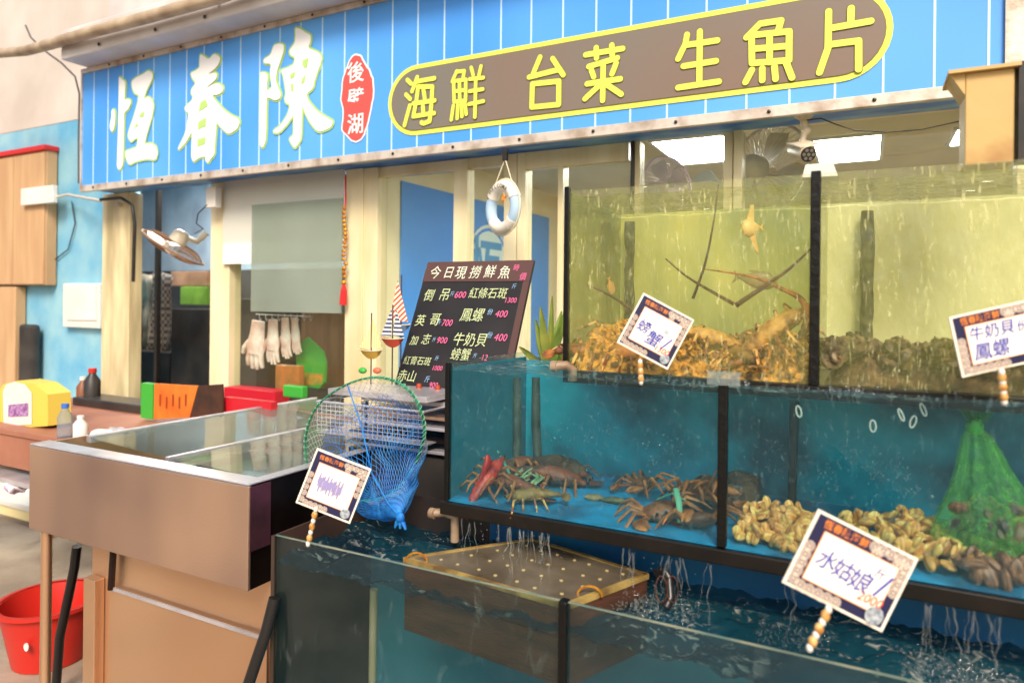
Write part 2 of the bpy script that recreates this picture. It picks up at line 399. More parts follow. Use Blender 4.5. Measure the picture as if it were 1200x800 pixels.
# ================================================================ THE BIG SIGN
sign = thing('shop_sign', 'long blue striped sign with white brush characters and a grey pill of yellow characters', 'sign', (0, 2.88, H + 1.2))
ZB, ZT = H + .785, H + 1.575
m_sign = M('blue sign vinyl', lin(58, 142, 238), .45, col2=lin(98, 174, 248), scale=.9, lo=.3, hi=.7, detail=1)
m_alu = M('sign aluminium frame', lin(216, 204, 192), .45, .3, col2=lin(164, 142, 122), scale=9, lo=.45, hi=.7, bump=.2, bscale=40)
MB().box(XSL, XSR, 2.885, 3.14, ZB, ZT).build('face', m_sign, sign)
SP = YP(2.885)
k0 = int((XSL + 1.25) / .162) - 1
m_stripe = M('pale stripe', lin(196, 226, 250), .5)
x = -1.25 + .162 * k0
while x < XSR - .02:
    if x > XSL + .02:
        MB().box(x - .0042, x + .0042, 2.8835, 2.8855, ZB + .002, ZT - .002).build('stripe', m_stripe, sign)
    x += .162
MB().box(XSL - .012, XSR + .012, 2.872, 2.9, ZB - .045, ZB).build('frame_bar', m_alu, sign, bevel=.003)
MB().box(XSL - .012, XSR + .012, 2.872, 2.9, ZT, ZT + .034).build('frame_bar', m_alu, sign, bevel=.003)
MB().box(XSL - .014, XSL, 2.876, 3.14, ZB - .001, ZT).build('frame_bar', m_alu, sign)
MB().box(XSR, XSR + .05, 2.870, 3.14, ZB, ZT).build('frame_bar', m_alu, sign)
m_soffit = M('blue wave print soffit', lin(38, 116, 214), .4, col2=lin(120, 176, 220), scale=4, stretch=(1, 3, 1), lo=.42, hi=.6)
MB().box(XSL, XSR, 2.9, 3.145, ZB - .02, ZB - .004).build('soffit', m_soffit, sign)
screw = None
for z, ph in ((ZB - .022, 0), (ZT + .017, .17)):
    x = XSL + .15 + ph
    while x < XSR:
        if screw is None:
            screw = MB().lathe([(.0003, -.006), (.007, -.004), (.008, 0)], (x, 2.871, z), 'y', 8).build('screw', m_black, sign); sx0 = Vector((x, 2.871, z))
        else:
            c = screw.copy(); COL.objects.link(c); c.location = Vector((x, 2.871, z)) - sx0
        x += .37
def px_poly(off, sc, pts): return [SP.uv(off[0] + x / sc, off[1] + y / sc) for x, y in pts]
def grow(pts, d):
    n = len(pts); ar = sum(pts[i][0] * pts[(i + 1) % n][1] - pts[(i + 1) % n][0] * pts[i][1] for i in range(n)); sg = 1 if ar > 0 else -1
    out = []
    for i in range(n):
        a, b, c = Vector(pts[i - 1]), Vector(pts[i]), Vector(pts[(i + 1) % n])
        e1 = (b - a).normalized(); e2 = (c - b).normalized(); n1 = Vector((e1.y, -e1.x)) * sg; n2 = Vector((e2.y, -e2.x)) * sg
        m = (n1 + n2)
        m = m.normalized() if m.length > .2 else n1
        out.append(tuple(b + m * d / max(.6, m.dot(n1))))
    return out
def smoothpoly(pts, it=2):
    for _ in range(it):
        q = []
        for i in range(len(pts)):
            a, b = pts[i], pts[(i + 1) % len(pts)]
            q += [(a[0] * .8 + b[0] * .2, a[1] * .8 + b[1] * .2), (a[0] * .2 + b[0] * .8, a[1] * .2 + b[1] * .8)]
        pts = q
    return pts
m_wchar = M('white letter vinyl', lin(246, 246, 246), .45)
m_green = M('lime outline vinyl', lin(176, 214, 120), .5)
G1 = ((120, 60), 5, [[(60,345),(78,345),(82,380),(80,430),(72,465),(62,475),(50,450),(52,420),(60,390)],
 [(103,150),(120,165),(143,183),(140,230),(136,290),(150,282),(172,290),(172,310),(155,345),(135,362),(133,400),(131,500),(129,600),(127,660),(110,700),(92,680),(95,600),(100,450),(103,300),(103,230)],
 [(178,180),(200,158),(240,140),(275,115),(300,130),(302,160),(285,195),(268,225),(255,262),(250,285),(275,268),(300,290),(308,325),(298,380),(280,440),(262,500),(252,548),(290,540),(322,560),(330,600),(318,640),(270,632),(200,648),(165,668),(145,630),(138,590),(180,575),(208,565),(216,525),(212,508),(195,515),(175,535),(155,500),(165,460),(190,390),(210,320),(225,262),(195,250),(180,215)]],
 [[(235,365),(255,355),(248,390),(222,388)], [(207,425),(222,437),(195,455)]])
G2 = ((200, 50), 5, [[(178,70),(200,80),(228,102),(258,68),(285,78),(298,95),(290,125),(268,155),(222,190),(260,178),(278,185),(275,215),(250,238),(208,272),(250,250),(285,240),(315,262),(310,290),(285,308),(250,310),(262,335),(320,400),(365,432),(400,445),(412,468),(395,510),(345,540),(310,510),(275,470),(272,520),(265,600),(262,660),(235,690),(225,708),(210,690),(212,668),(175,675),(155,690),(140,700),(128,670),(130,600),(132,520),(100,580),(55,630),(50,620),(95,530),(115,415),(95,405),(88,380),(130,345),(138,318),(125,300),(128,275),(155,240),(130,210),(122,180),(150,168),(175,150),(175,110)]],
 [[(182,355),(212,335),(228,372),(172,408)], [(168,470),(215,440),(215,492),(190,500),(168,515)], [(165,570),(212,555),(210,595),(165,612)]])
G3 = ((295, 20), 4.762, [[(52,315),(75,312),(95,322),(92,380),(90,415),(105,405),(120,395),(112,350),(108,310),(115,265),(75,262),(70,240),(110,215),(120,185),(130,158),(165,150),(185,160),(185,195),(165,250),(145,310),(140,360),(155,400),(170,435),(160,460),(135,468),(110,455),(90,450),(88,520),(87,620),(82,700),(65,735),(50,705),(50,600),(52,450)],
 [(248,62),(275,68),(305,90),(335,105),(335,140),(320,175),(345,188),(375,200),(398,225),(388,270),(372,310),(355,360),(348,400),(310,432),(320,470),(370,530),(430,568),(462,585),(445,620),(395,640),(370,640),(330,590),(300,530),(288,495),(285,560),(282,680),(265,710),(245,735),(225,705),(215,680),(240,660),(240,600),(240,545),(205,600),(160,648),(130,648),(128,635),(165,610),(205,550),(222,495),(195,480),(190,455),(198,430),(190,370),(180,320),(168,300),(200,290),(240,270),(250,230),(220,215),(215,190),(245,150),(250,110)]],
 [[(292,245),(325,232),(315,285),(300,288),(290,270)], [(222,325),(250,305),(245,338),(222,350)], [(225,375),(240,378),(240,415),(228,420)], [(288,350),(310,320),(300,370),(282,378)]])
for off, sc, outs, holes in (G1, G2, G3):
    ch = MB(); ol = MB(); hs = MB()
    for i, pts in enumerate(outs):
        p = smoothpoly(px_poly(off, sc, pts), 1)
        ch.poly([SP.pt(a, b, .008) for a, b in p]); 
        for j in range(len(p)): stad(SP, p[j], p[(j + 1) % len(p)], .0105, .002 + (i * len(p) + j) * .00002, ol, 5)
    for pts in holes: MB().poly([SP.pt(a, b, .0105) for a, b in px_poly(off, sc, pts)]).build('character_gap', m_green, sign)
    ol.build('character_outline', m_green, sign); ch.build('character', m_wchar, sign)
# red seal
seal = smoothpoly(px_poly((395, 55), 6.316, [(150,62),(175,68),(200,110),(235,165),(262,230),(268,300),(262,400),(250,480),(225,570),(205,635),(190,670),(150,700),(120,695),(85,660),(50,620),(42,580),(55,520),(50,450),(38,380),(45,290),(60,220),(85,160),(100,110),(125,75)]), 1)
seal = [(a + random.uniform(-.004, .004), b + random.uniform(-.004, .004)) for a, b in seal]
sheet(SP, grow(seal, .009), .004, m_wchar, sign, 'seal_outline')
sheet(SP, seal, .006, M('seal red vinyl', lin(232, 84, 78), .5), sign, 'seal')
for (cx, cy), c in zip(((145, 190), (145, 382), (142, 572)), '後壁湖'):
    a, b = SP.uv(395 + cx / 6.316, 55 + cy / 6.316)
    put_text(SP, a, b, c, .118, m_wchar, .009, sign, 'seal_lettering', bold=.012, center=True, wob=.02, wx=1.0)
# pill panel
def pill(x0, x1, z0, z1, off, mat, name):
    r = (z1 - z0) / 2; pts = []
    for i in range(17): a = -math.pi / 2 + math.pi * i / 16; pts.append((x1 - r + r * math.cos(a), z0 + r + r * math.sin(a)))
    for i in range(17): a = math.pi / 2 + math.pi * i / 16; pts.append((x0 + r + r * math.cos(a), z0 + r + r * math.sin(a)))
    sheet(SP, pts, off, mat, sign, name)
sx0_, sx1_ = SP.uv(455.5, 118)[0], SP.uv(1047, 35)[0]
pz1, pz0 = SP.uv(520, 69.5)[1], SP.uv(474, 158.5)[1]
pz0 = (pz0 + SP.uv(1005, 97)[1]) / 2; pz1 = (pz1 + SP.uv(800, 21)[1]) / 2
print('pill', sx0_, sx1_, pz0, pz1)
pill(sx0_, sx1_, pz0, pz1, .004, m_text_y, 'panel_border')
pill(sx0_ + .022, sx1_ - .022, pz0 + .022, pz1 - .022, .0055, m_olive, 'panel_edge')
pill(sx0_ + .025, sx1_ - .025, pz0 + .025, pz1 - .025, .007, M('taupe panel vinyl', lin(118, 116, 108), .5, col2=lin(128, 106, 92), scale=.8, detail=1), sign and 'panel')
def strokes(off, sc, segs, r=.0125):
    ol = MB(); ch = MB(); k = 0
    for st in segs:
        pts = [SP.uv(off[0] + x / sc, off[1] + y / sc) for x, y in st]
        for p, q in zip(pts[:-1], pts[1:]):
            stad(SP, p, q, r + .0026, .0085 + k * .00012, ol); stad(SP, p, q, r, .0115 + k * .00012, ch); k += 1
    ol.build('character_outline', m_olive, sign); ch.build('character', m_text_y, sign)
o4 = ((395, 55), 6.316)
strokes(*o4, [[(530,250),(558,278)],[(520,358),(550,390)],[(548,440),(508,585)],[(603,230),(565,335)],[(600,262),(730,238)],[(610,300),(715,300),(708,430),(695,555),(650,572),(635,565)],[(610,300),(598,400),(575,520)],[(575,520),(728,495)],[(575,425),(732,402)],[(650,325),(660,385)],[(645,440),(650,495)]], .0115)
strokes(*o4, [[(895,185),(862,262)],[(898,190),(950,184),(942,235)],[(872,260),(962,248),(960,402),(876,412),(872,260)],[(915,255),(918,410)],[(874,335),(960,325)],[(870,440),(855,545)],[(903,435),(898,535)],[(930,430),(934,520)],[(955,420),(966,503)],[(1003,160),(1017,215)],[(1075,150),(1060,215)],[(992,245),(1093,235)],[(990,335),(1088,320)],[(985,430),(1093,408)],[(1037,240),(1030,525)]], .0095)
o5 = ((600, 30), 7.275)
strokes(*o5, [[(248,277),(190,415)],[(155,447),(400,385)],[(355,290),(445,428)],[(183,505),(408,482),(406,680),(178,702),(183,505)]])
strokes(*o5, [[(635,258),(950,205)],[(725,198),(728,285)],[(858,176),(862,262)],[(662,358),(905,285)],[(685,390),(705,445)],[(785,350),(780,645)],[(895,330),(860,420)],[(648,505),(930,463)],[(765,505),(630,632)],[(800,500),(938,593)]])
o6 = ((780, 0), 6.667)
strokes(*o6, [[(172,280),(160,350),(103,468)],[(170,360),(408,325)],[(272,255),(268,650)],[(145,525),(398,485)],[(103,692),(420,645)]])
strokes(*o6, [[(740,195),(905,170)],[(740,195),(635,302)],[(905,170),(885,240)],[(675,285),(968,255),(966,480),(678,502),(675,285)],[(815,270),(815,495)],[(678,392),(965,368)],[(678,555),(628,650)],[(758,545),(758,635)],[(853,530),(862,625)],[(945,500),(990,615)]])
strokes((930, 0), 4, [[(165,60),(162,230),(122,345)],[(270,45),(268,115)],[(165,140),(362,105)],[(165,215),(305,197),(305,330)]])

def bx(name, label, cat, u0, u1, v0, v1, y, dep, mat, bev=.004):
    p0 = PY((u0 + u1) / 2, v1, y); x0 = PY(u0, v1, y).x; x1 = PY(u1, v1, y).x; z1 = PY((u0 + u1) / 2, v0, y).z
    o = MB().box(x0, x1, y, y + dep, p0.z, z1).build(name, mat, bevel=bev); return tag(o, label, cat)
# ================================================================ FITTINGS ON THE SHOP FRONT
def clear(t): return glassy(*t)
# roller blind behind the kitchen window and frosted sheet below it
m_blind = M('pale blind cloth', lin(206, 206, 196), .8, col2=lin(188, 190, 182), scale=1.5, stretch=(.4, 1, 1))
x0, x1 = PY(262, 250, 3.1).x, PY(402, 250, 3.1).x
o = MB().box(PY(262, 250, 3.09).x, PY(403, 250, 3.09).x, 3.086, 3.092, PY(330, 306, 3.09).z, ZS - .002).build('roller_blind', m_blind)
tag(o, 'pale grey roller blind pulled half down over the kitchen window', 'blind')
o = MB().box(PY(296, 250, 3.075).x, PY(402, 250, 3.075).x, 3.068, 3.074, PY(350, 366, 3.07).z, PY(350, 236, 3.07).z).build('plastic_sheet', glassy('frosted plastic sheet', (.85, .88, .84, 1), film=lin(190, 200, 188), filmfac=.55))
tag(o, 'clear greyish plastic sheet hanging below the roller blind, in front of the hooks', 'plastic sheet')
o = MB().box(PY(262, 250, 3.08).x, PY(403, 250, 3.08).x, 3.076, 3.084, PY(330, 308, 3.08).z, PY(330, 283, 3.08).z).build('blind_bar', M('white blind hem', lin(236, 236, 232), .6))
tag(o, 'white lower hem board of the roller blind', 'blind hem')

bx('socket_box', 'small cream socket box under the sign beside the kitchen fan', 'socket', 241, 252, 219, 243, 3.0, .05, m_plastic)
o = MB().tube([PY(243, 240, 3.0), PY(232, 250, 3.02), PY(230, 262, 3.05), PY(238, 268, 3.1), PY(228, 274, 3.14)], .004, 6).build('fan_cable', m_black, smooth=True); tag(o, 'thin cable curling from the socket box to the kitchen fan', 'cable')
o = MB().tube([PY(118, 234, 2.98), PY(142, 232, 2.98), PY(155, 240, 2.99), PY(158, 262, 3.0), PY(156, 330, 3.02)], .012, 8).build('drain_hose', m_black, smooth=True); tag(o, 'black hose bending down under the left end of the sign', 'hose')
# gold firecracker ornament with red tassel
ox = PY(404, 300, 3.05)
orn = thing('hanging_ornament', 'string of gold lucky charms with red tassel hanging on the cream door frame', 'ornament', (ox.x, 3.05, PY(404, 210, 3.05).z))
m_gold = M('gold foil', lin(226, 160, 44), .35, .6, col2=lin(190, 110, 30), scale=40)
m_redcloth = M('red silk', lin(214, 30, 34), .7)
MB().tube([PY(405, 205, 3.06), PY(405, 242, 3.05)], .005, 6).build('cord', m_redcloth, orn)
for k in range(17):
    p = PY(404 + random.uniform(-1.5, 1.5), 244 + k * 5, 3.05)
    MB().ball(p, .016, .012, .011, 8, 5, rot=(random.random(), random.random(), 0)).build('gold_charm', m_gold, orn, smooth=True)
MB().ball(PY(403, 331, 3.05), .016, seg=8).build('bead', m_gold, orn, smooth=True)
MB().tube([PY(403, 333, 3.05), PY(403, 340, 3.05), PY(402, 357, 3.05)], [.008, .018, .022], 10).build('tassel', m_redcloth, orn)

# life ring decoration
lr_c = PY(589.5, 243, 2.86)
lr = thing('life_ring', 'small white and pale blue WELCOME life ring hanging from the sign by strings', 'life ring', tuple(lr_c))
ang = R(-26); ex = Vector((math.cos(ang), math.sin(ang), 0)); ez = Vector((0, 0, 1)); en = ex.cross(ez); en = -en if en.dot(CAMP - lr_c) < 0 else en
RR, rt = .1, .03
m_lw = M('white ring paint', lin(240, 234, 220), .5); m_lb = M('pale blue cloth', lin(176, 204, 228), .7)
m_rope = M('cream rope', lin(230, 220, 190), .8)
for a0, a1, mt, nm in ((20, 62, m_lw, 'ring_segment'), (62, 118, m_lw, 'ring_segment'), (118, 148, m_lw, 'ring_segment'), (148, 222, m_lb, 'ring_segment'), (222, 300, m_lw, 'ring_segment'), (300, 322, m_lw, 'ring_segment'), (322, 380, m_lb, 'ring_segment')):
    n = 8; pts = [lr_c + ex * math.cos(R(a)) * RR + ez * math.sin(R(a)) * RR for a in [a0 + (a1 - a0) * i / n for i in range(n + 1)]]
    MB().tube(pts, rt if mt is m_lw else rt * .9, 12, up=tuple(en), flat=1).build(nm, mt, lr, smooth=True)
MB().tube([lr_c + ex * math.cos(R(a)) * (RR + rt + .004) + ez * math.sin(R(a)) * (RR + rt + .004) for a in range(0, 360, 12)], .004, 6, closed=True).build('rope', m_rope, lr, smooth=True)
top = PY(592, 186, 2.88)
for sgn in (-1, 1):
    MB().tube([top, lr_c + ex * sgn * .07 + ez * (RR + .01)], .0025, 5).build('string', m_rope, lr)
MB().box(top.x - .012, top.x + .012, 2.872, 2.888, top.z - .01, top.z + .045).build('hook', m_black, lr)
LP = Plane(lr_c, ex, ez)
for word, am, flip in (('WELCOME', 90, 1),):
    n = len(word)
    for i, ch in enumerate(word):
        a = R(am - (i - (n - 1) / 2) * 13 * flip)
        put_text(LP, math.cos(a) * RR, math.sin(a) * RR, ch, .026, M('brown print', lin(90, 66, 50), .6) if i == 0 else bpy.data.materials['brown print'], rt + .0012, lr, name='ring_lettering', bold=.02, ang=a - math.pi / 2, center=True)
MB().ball(lr_c + ex * -.088 + ez * .055 + en * .02, .014, .01, .014, 8).build('shell_button', M('brown shell', lin(150, 92, 60), .5), lr, smooth=True)
st = MB(); cst = lr_c + ex * .05 + ez * .035 + en * .03
pts = []
for i in range(10):
    a = math.pi / 2 + i * math.pi / 5; r = .024 if i % 2 == 0 else .009; pts.append(cst + ex * r * math.cos(a) + ez * r * math.sin(a))
st.prism(pts, en * .006).build('starfish', M('orange starfish', lin(232, 150, 70), .7), lr)

# security camera under the sign
cb = PY(942, 137, 2.97)
sc_ = thing('security_camera', 'white bullet security camera with ring of LEDs hanging under the sign', 'camera', tuple(cb))
m_cam = M('aged white plastic', lin(226, 212, 186), .4, col2=lin(196, 178, 150), scale=20)
zt_ = ZB - .022
P = lambda u, v, y=2.97: PY(u, v, y)
MB().lathe([(.0005, 0), (.034, 0), (.036, -.008), (.022, -.02), (.012, -.026), (.0005, -.027)], (cb.x, 2.97, zt_), 'z', 16).build('mount', m_cam, sc_, smooth=True)
MB().tube([(cb.x, 2.97, zt_ - .02), P(944, 152), P(940, 165), P(942, 172)], [.015, .013, .012, .014], 10).build('arm', m_cam, sc_, smooth=True)
MB().ball(P(945, 153), .019, seg=10).build('joint', m_cam, sc_, smooth=True)
c0 = P(932, 176, 2.99); c1 = P(947, 181, 2.88); ax = (c1 - c0).normalized()
MB().tube([c0 - ax * .02, c0, c1], [.024, .031, .031], 16).build('body', m_cam, sc_, smooth=True)
MB().prism([c0 + Vector((-.034, 0, .03)), c0 + Vector((.034, 0, .036)), c1 + ax * .012 + Vector((.034, 0, .036)), c1 + ax * .012 + Vector((-.034, 0, .03))], (0, 0, .005)).build('hood', m_cam, sc_)
MB().tube([c1, c1 + ax * .004], .029, 16).build('lens_plate', m_black, sc_)
side = ax.cross(Vector((0, 0, 1))).normalized(); upx = side.cross(ax)
m_led = M('grey led lens', lin(110, 104, 100), .15)
for i in range(7):
    a = 2 * math.pi * i / 6; q = c1 + ax * .0045 + (side * math.cos(a) + upx * math.sin(a)) * (.018 if i < 6 else 0)
    MB().tube([q, q + ax * .002], .0068, 10).build('led', m_led, sc_)
o = MB().tube([P(946, 141, 2.96), P(962, 139, 2.94), P(980, 146, 2.92), P(1002, 153, 2.92), P(1040, 155, 2.92), P(1080, 152, 2.92), P(1130, 141, 2.92), P(1190, 120, 2.9)], .0026, 6).build('cable', m_black, smooth=True)
tag(o, 'thin dark cable sagging from the security camera to the right', 'cable')

# yellow rusty support box standing on the top tank's rim, far right
m_yel = M('rusty yellow paint', lin(204, 170, 108), .6, col2=lin(160, 104, 54), scale=5, lo=.52, hi=.72, bump=.1)
x0, x1 = PY(1131, 130, 1.9).x, PY(1189, 130, 1.9).x
z0, z1 = PY(1160, 192, 1.9).z, PY(1150, 84, 1.9).z
yb = thing('support_box', 'rusty yellow steel box section under the right end of the sign', 'bracket', ((x0 + x1) / 2, 1.95, z0))
MB().box(x0, x1, 1.9, 2.02, z0, z1).build('box', m_yel, yb, bevel=.003)
MB().box(x0 - .035, x1 + .01, 1.885, 2.03, z1, z1 + .008).build('plate', m_yel, yb)
MB().prism([(x0 - .03, 1.9, z1), (x0 - .0005, 1.9, z1), (x0 - .0005, 1.9, z1 - .05)], (0, .1, 0)).build('gusset', m_yel, yb)
o = MB().box(x1 + .006, x1 + .09, 1.89, 1.95, z0, z1 + .01).build('dark_panel', m_black); tag(o, 'black upright panel beside the yellow steel box at the right edge', 'panel')

# ---------------------------------------------------------------- fans
def fan(label, loc, rot, rad, m_cage, m_body, group='fans', stripes=False):
    """cage axis along local -Y (blows to -Y); motor behind"""
    t = thing('wall_fan', label, 'fan', (0, 0, 0), group)
    N = 40; c = MB()
    for k in range(N):
        a = 2 * math.pi * k / N; d = Vector((math.cos(a), 0, math.sin(a)))
        c.tube([d * rad * .16 + Vector((0, -rad * .2, 0)), d * rad * .7 + Vector((0, -rad * .17, 0)), d * rad], rad * .0085, 4, cap=False)
        c.tube([d * rad * .2 + Vector((0, rad * .2, 0)), d * rad * .75 + Vector((0, rad * .17, 0)), d * rad + Vector((0, .001, 0))], rad * .0085, 4, cap=False)
    o = c.build('cage_wires', m_cage, t); o['kind'] = 'stuff'
    MB().tube([Vector((math.cos(a), 0, math.sin(a))) * rad for a in [2 * math.pi * i / 32 for i in range(32)]], rad * .035, 6, closed=True).build('rim', m_cage, t, smooth=True)
    MB().tube([(0, -rad * .21, 0), (0, -rad * .18, 0)], rad * .17, 16).build('front_cap', m_body, t)
    for k in range(4):
        a = k * math.pi / 2 + .3; b = MB(); n = 6; vs = []
        for i in range(n + 1):
            r = rad * (.14 + .74 * i / n); w = .33 + .22 * math.sin(math.pi * i / n)
            for s in (-1, 1): vs.append((math.cos(a + s * w) * r, s * rad * .07, math.sin(a + s * w) * r))
        b.add(vs, [(2 * i, 2 * i + 1, 2 * i + 3, 2 * i + 2) for i in range(n)]); b.build('blade', m_body, t, smooth=True)
    MB().lathe([(.0005, rad * .62), (rad * .16, rad * .6), (rad * .25, rad * .5), (rad * .27, rad * .22), (rad * .2, rad * .19), (.0005, rad * .18)], (0, 0, 0), 'y', 18).build('motor', m_body, t, smooth=True)
    MB().tube([(0, rad * .45, -rad * .2), (0, rad * .5, -rad * .55), (0, rad * .9, -rad * .65)], [rad * .09, rad * .1, rad * .12], 8).build('bracket', m_body, t, smooth=True)
    t.location = loc; t.rotation_euler = rot
    return t
m_fanc = M('white fan wire', lin(206, 190, 176), .4); m_fanb = M('fan white plastic', lin(232, 224, 206), .35, col2=lin(206, 190, 166), scale=6)
m_fanbr = M('dusty brown fan wire', lin(150, 116, 92), .6)
f1 = fan('white wall fan tilted face down over the kitchen opening', PY(203, 290, 3.2), (R(68), R(24), R(-12)), .225, m_fanbr, m_fanb)
f2 = fan('lilac rimmed fan with cream wires behind the glass left of the middle mullion', PY(782, 216, 3.45), (R(-6), R(-10), R(52)), .145, M('lilac fan wire', lin(214, 178, 200), .4), m_fanb)
f3 = fan('large dusty cream fan seen from behind next to the security camera', PY(896, 203, 3.5), (R(10), R(0), R(150)), .24, m_fanc, M('dusty cream plastic', lin(214, 198, 162), .5, col2=lin(180, 160, 120), scale=8))
# white card folder and router seen above the tank
def slab(name, label, cat, pts, nrm, mat):
    o = MB().prism([Vector(p) for p in pts], nrm).build(name, mat); return tag(o, label, cat)
slab('paper_box', 'white carton lid leaning behind the glass between the two fans', 'box', [PY(808, 214, 3.4), PY(834, 212, 3.4), PY(848, 218, 3.4), PY(832, 199, 3.4), PY(823, 200, 3.4)][:5], (0, .03, 0), m_white)
slab('paper_roll', 'pale crumpled sheet lying behind the security camera on top of the tank', 'paper', [PY(940, 208, 1.9), PY(982, 206, 1.9), PY(976, 190, 1.9), PY(944, 193, 1.9)], (0, .05, 0), m_white)

# ================================================================ KITCHEN CONTENTS
m_gb = M('green plastic', lin(62, 168, 62), .4)
m_kblack = M('greasy black', lin(40, 38, 38), .35, col2=lin(66, 60, 56), scale=4)
bx('stove_cabinet', 'dark kitchen cabinet behind the opening under the fan', 'cabinet', 200, 244, 362, 470, 4.2, .4, m_kblack)
bx('stove_cabinet', 'dark cabinet standing under the green box, left of the window post', 'cabinet', 150, 198, 412, 480, 4.3, .35, m_kblack)
bx('shelf_box', 'green printed box on the kitchen shelf behind the fan', 'box', 211, 241, 336, 357, 4.3, .15, M('lime green carton', lin(120, 160, 52), .6, col2=lin(90, 130, 40), scale=6))
bx('shelf_box', 'brown carton with red end on the kitchen shelf behind the fan', 'box', 200, 242, 318, 335, 4.35, .15, M('brown carton', lin(150, 112, 84), .8, col2=lin(120, 84, 62), scale=4))
bx('stove_cabinet', 'dark grey cooking range seen through the window beside the white gloves', 'cabinet', 270, 300, 350, 462, 3.9, .5, m_kblack)
bx('wood_board', 'brown wooden cupboard side at the right of the kitchen window', 'cupboard', 352, 399, 366, 455, 3.7, .1, M('brown cupboard', lin(160, 116, 78), .6, col2=lin(128, 88, 58), scale=3, stretch=(4, 1, .6)))
def cloth(name, label, cat, pts, y, mat, depth=.03, parent=None):
    """hanging cloth: a folded sheet between top line and bottom line"""
    top, bot = pts; n = 14; m = 8; mb = MB(); vs = []
    for j in range(m + 1):
        for i in range(n + 1):
            s, t = i / n, j / m
            u = (top[0] * (1 - s) + top[2] * s) * (1 - t) + (bot[0] * (1 - s) + bot[2] * s) * t
            v = (top[1] * (1 - s) + top[3] * s) * (1 - t) + (bot[1] * (1 - s) + bot[3] * s) * t
            p = PY(u, v, y); p.y += math.sin(s * 15 + t * 2) * depth * (.4 + t); p += noise.noise_vector(p * 6) * depth * .8; vs.append(p)
    mb.add(vs, [(j * (n + 1) + i, j * (n + 1) + i + 1, (j + 1) * (n + 1) + i + 1, (j + 1) * (n + 1) + i) for j in range(m) for i in range(n)])
    o = mb.build(name, mat, parent, smooth=True)
    sm = o.modifiers.new('thick', 'SOLIDIFY'); sm.thickness = .004
    return tag(o, label, cat) if label else o
cloth('apron', 'bright pink apron hanging in the dark kitchen at left', 'apron', ((148, 345, 164, 345), (147, 412, 166, 410)), 4.0, M('pink cloth', lin(216, 46, 92), .9))
def plaid():
    m = M('dark plaid cloth', lin(70, 66, 64), .9); n = m.node_tree.nodes; l = m.node_tree.links
    tc = n.new('ShaderNodeTexCoord'); ck = n.new('ShaderNodeTexChecker'); ck.inputs['Scale'].default_value = 34
    ck.inputs[1].default_value = lin(52, 48, 50); ck.inputs[2].default_value = lin(104, 98, 90); l.new(tc.outputs['Object'], ck.inputs[0]); l.new(ck.outputs[0], n['Principled BSDF'].inputs['Base Color']); return m
cloth('shirt', 'dark plaid shirt hanging next to the pink apron', 'shirt', ((178, 318, 202, 322), (172, 408, 200, 412)), 3.95, plaid())
cloth('shirt', 'pale beige shirt hanging between the pink apron and the plaid shirt', 'shirt', ((162, 322, 180, 320), (160, 405, 176, 408)), 4.02, M('beige cloth', lin(168, 154, 134), .9, col2=lin(120, 108, 92), scale=8))
# hook rail with white cloths
hk = thing('hook_rail', 'steel rail of small hooks under the plastic sheet', 'rail', tuple(PY(330, 368, 3.3)))
MB().tube([PY(300, 368, 3.3), PY(366, 371, 3.3)], .004, 6).build('rail', m_steelb, hk)
for k in range(9):
    u = 304 + k * 7.4; MB().tube([PY(u, 368, 3.3), PY(u, 373, 3.28), PY(u + 1, 376, 3.27), PY(u + 2, 373, 3.26)], .003, 5).build('hook', m_steelb, hk)
m_glv = M('white rubber glove', lin(248, 242, 238), .6, col2=lin(222, 172, 162), scale=9)
def glove(label, u, v, wd, ht, y, tilt=0):
    t = thing('rubber_glove', label, 'glove', tuple(PY(u, v, y)), 'rubber gloves hanging in the kitchen window')
    c = Vector(PY(u, v, y)); q = 3.7 / 800
    def pt(a, b, d=0):
        ca, sa = math.cos(tilt), math.sin(tilt); return c + Vector(((a * ca - b * sa) * q, d, -(a * sa + b * ca) * q))
    MB().tube([pt(0, 0), pt(0, ht * .25), pt(0, ht * .5), pt(0, ht * .68)], [wd * q * .32, wd * q * .36, wd * q * .46, wd * q * .42], 12, flat=.4, up=(0, -1, 0)).build('palm', m_glv, t, smooth=True)
    for k in range(4):
        a = (k - 1.5) * wd * .22
        MB().tube([pt(a * .8, ht * .6), pt(a, ht * .8), pt(a * 1.15, ht * (.94 + .05 * (k in (1, 2))), .01)], [wd * q * .12, wd * q * .11, wd * q * .07], 8).build('finger', m_glv, t, smooth=True)
    MB().tube([pt(-wd * .35, ht * .45), pt(-wd * .6, ht * .6), pt(-wd * .66, ht * .72)], [wd * q * .13, wd * q * .11, wd * q * .07], 8).build('thumb', m_glv, t, smooth=True)
glove('widest white glove hanging leftmost in the kitchen window, thumb out to the left', 303, 376, 38, 70, 3.24, .12)
glove('white and pink glove hanging second on the hook rail', 320, 374, 26, 64, 3.22)
glove('narrow white glove with red streak, hanging third on the hook rail', 334, 372, 20, 58, 3.25, -.06)
glove('short white glove hanging rightmost on the hook rail, next to the green scoop', 345, 372, 18, 52, 3.27, -.1)
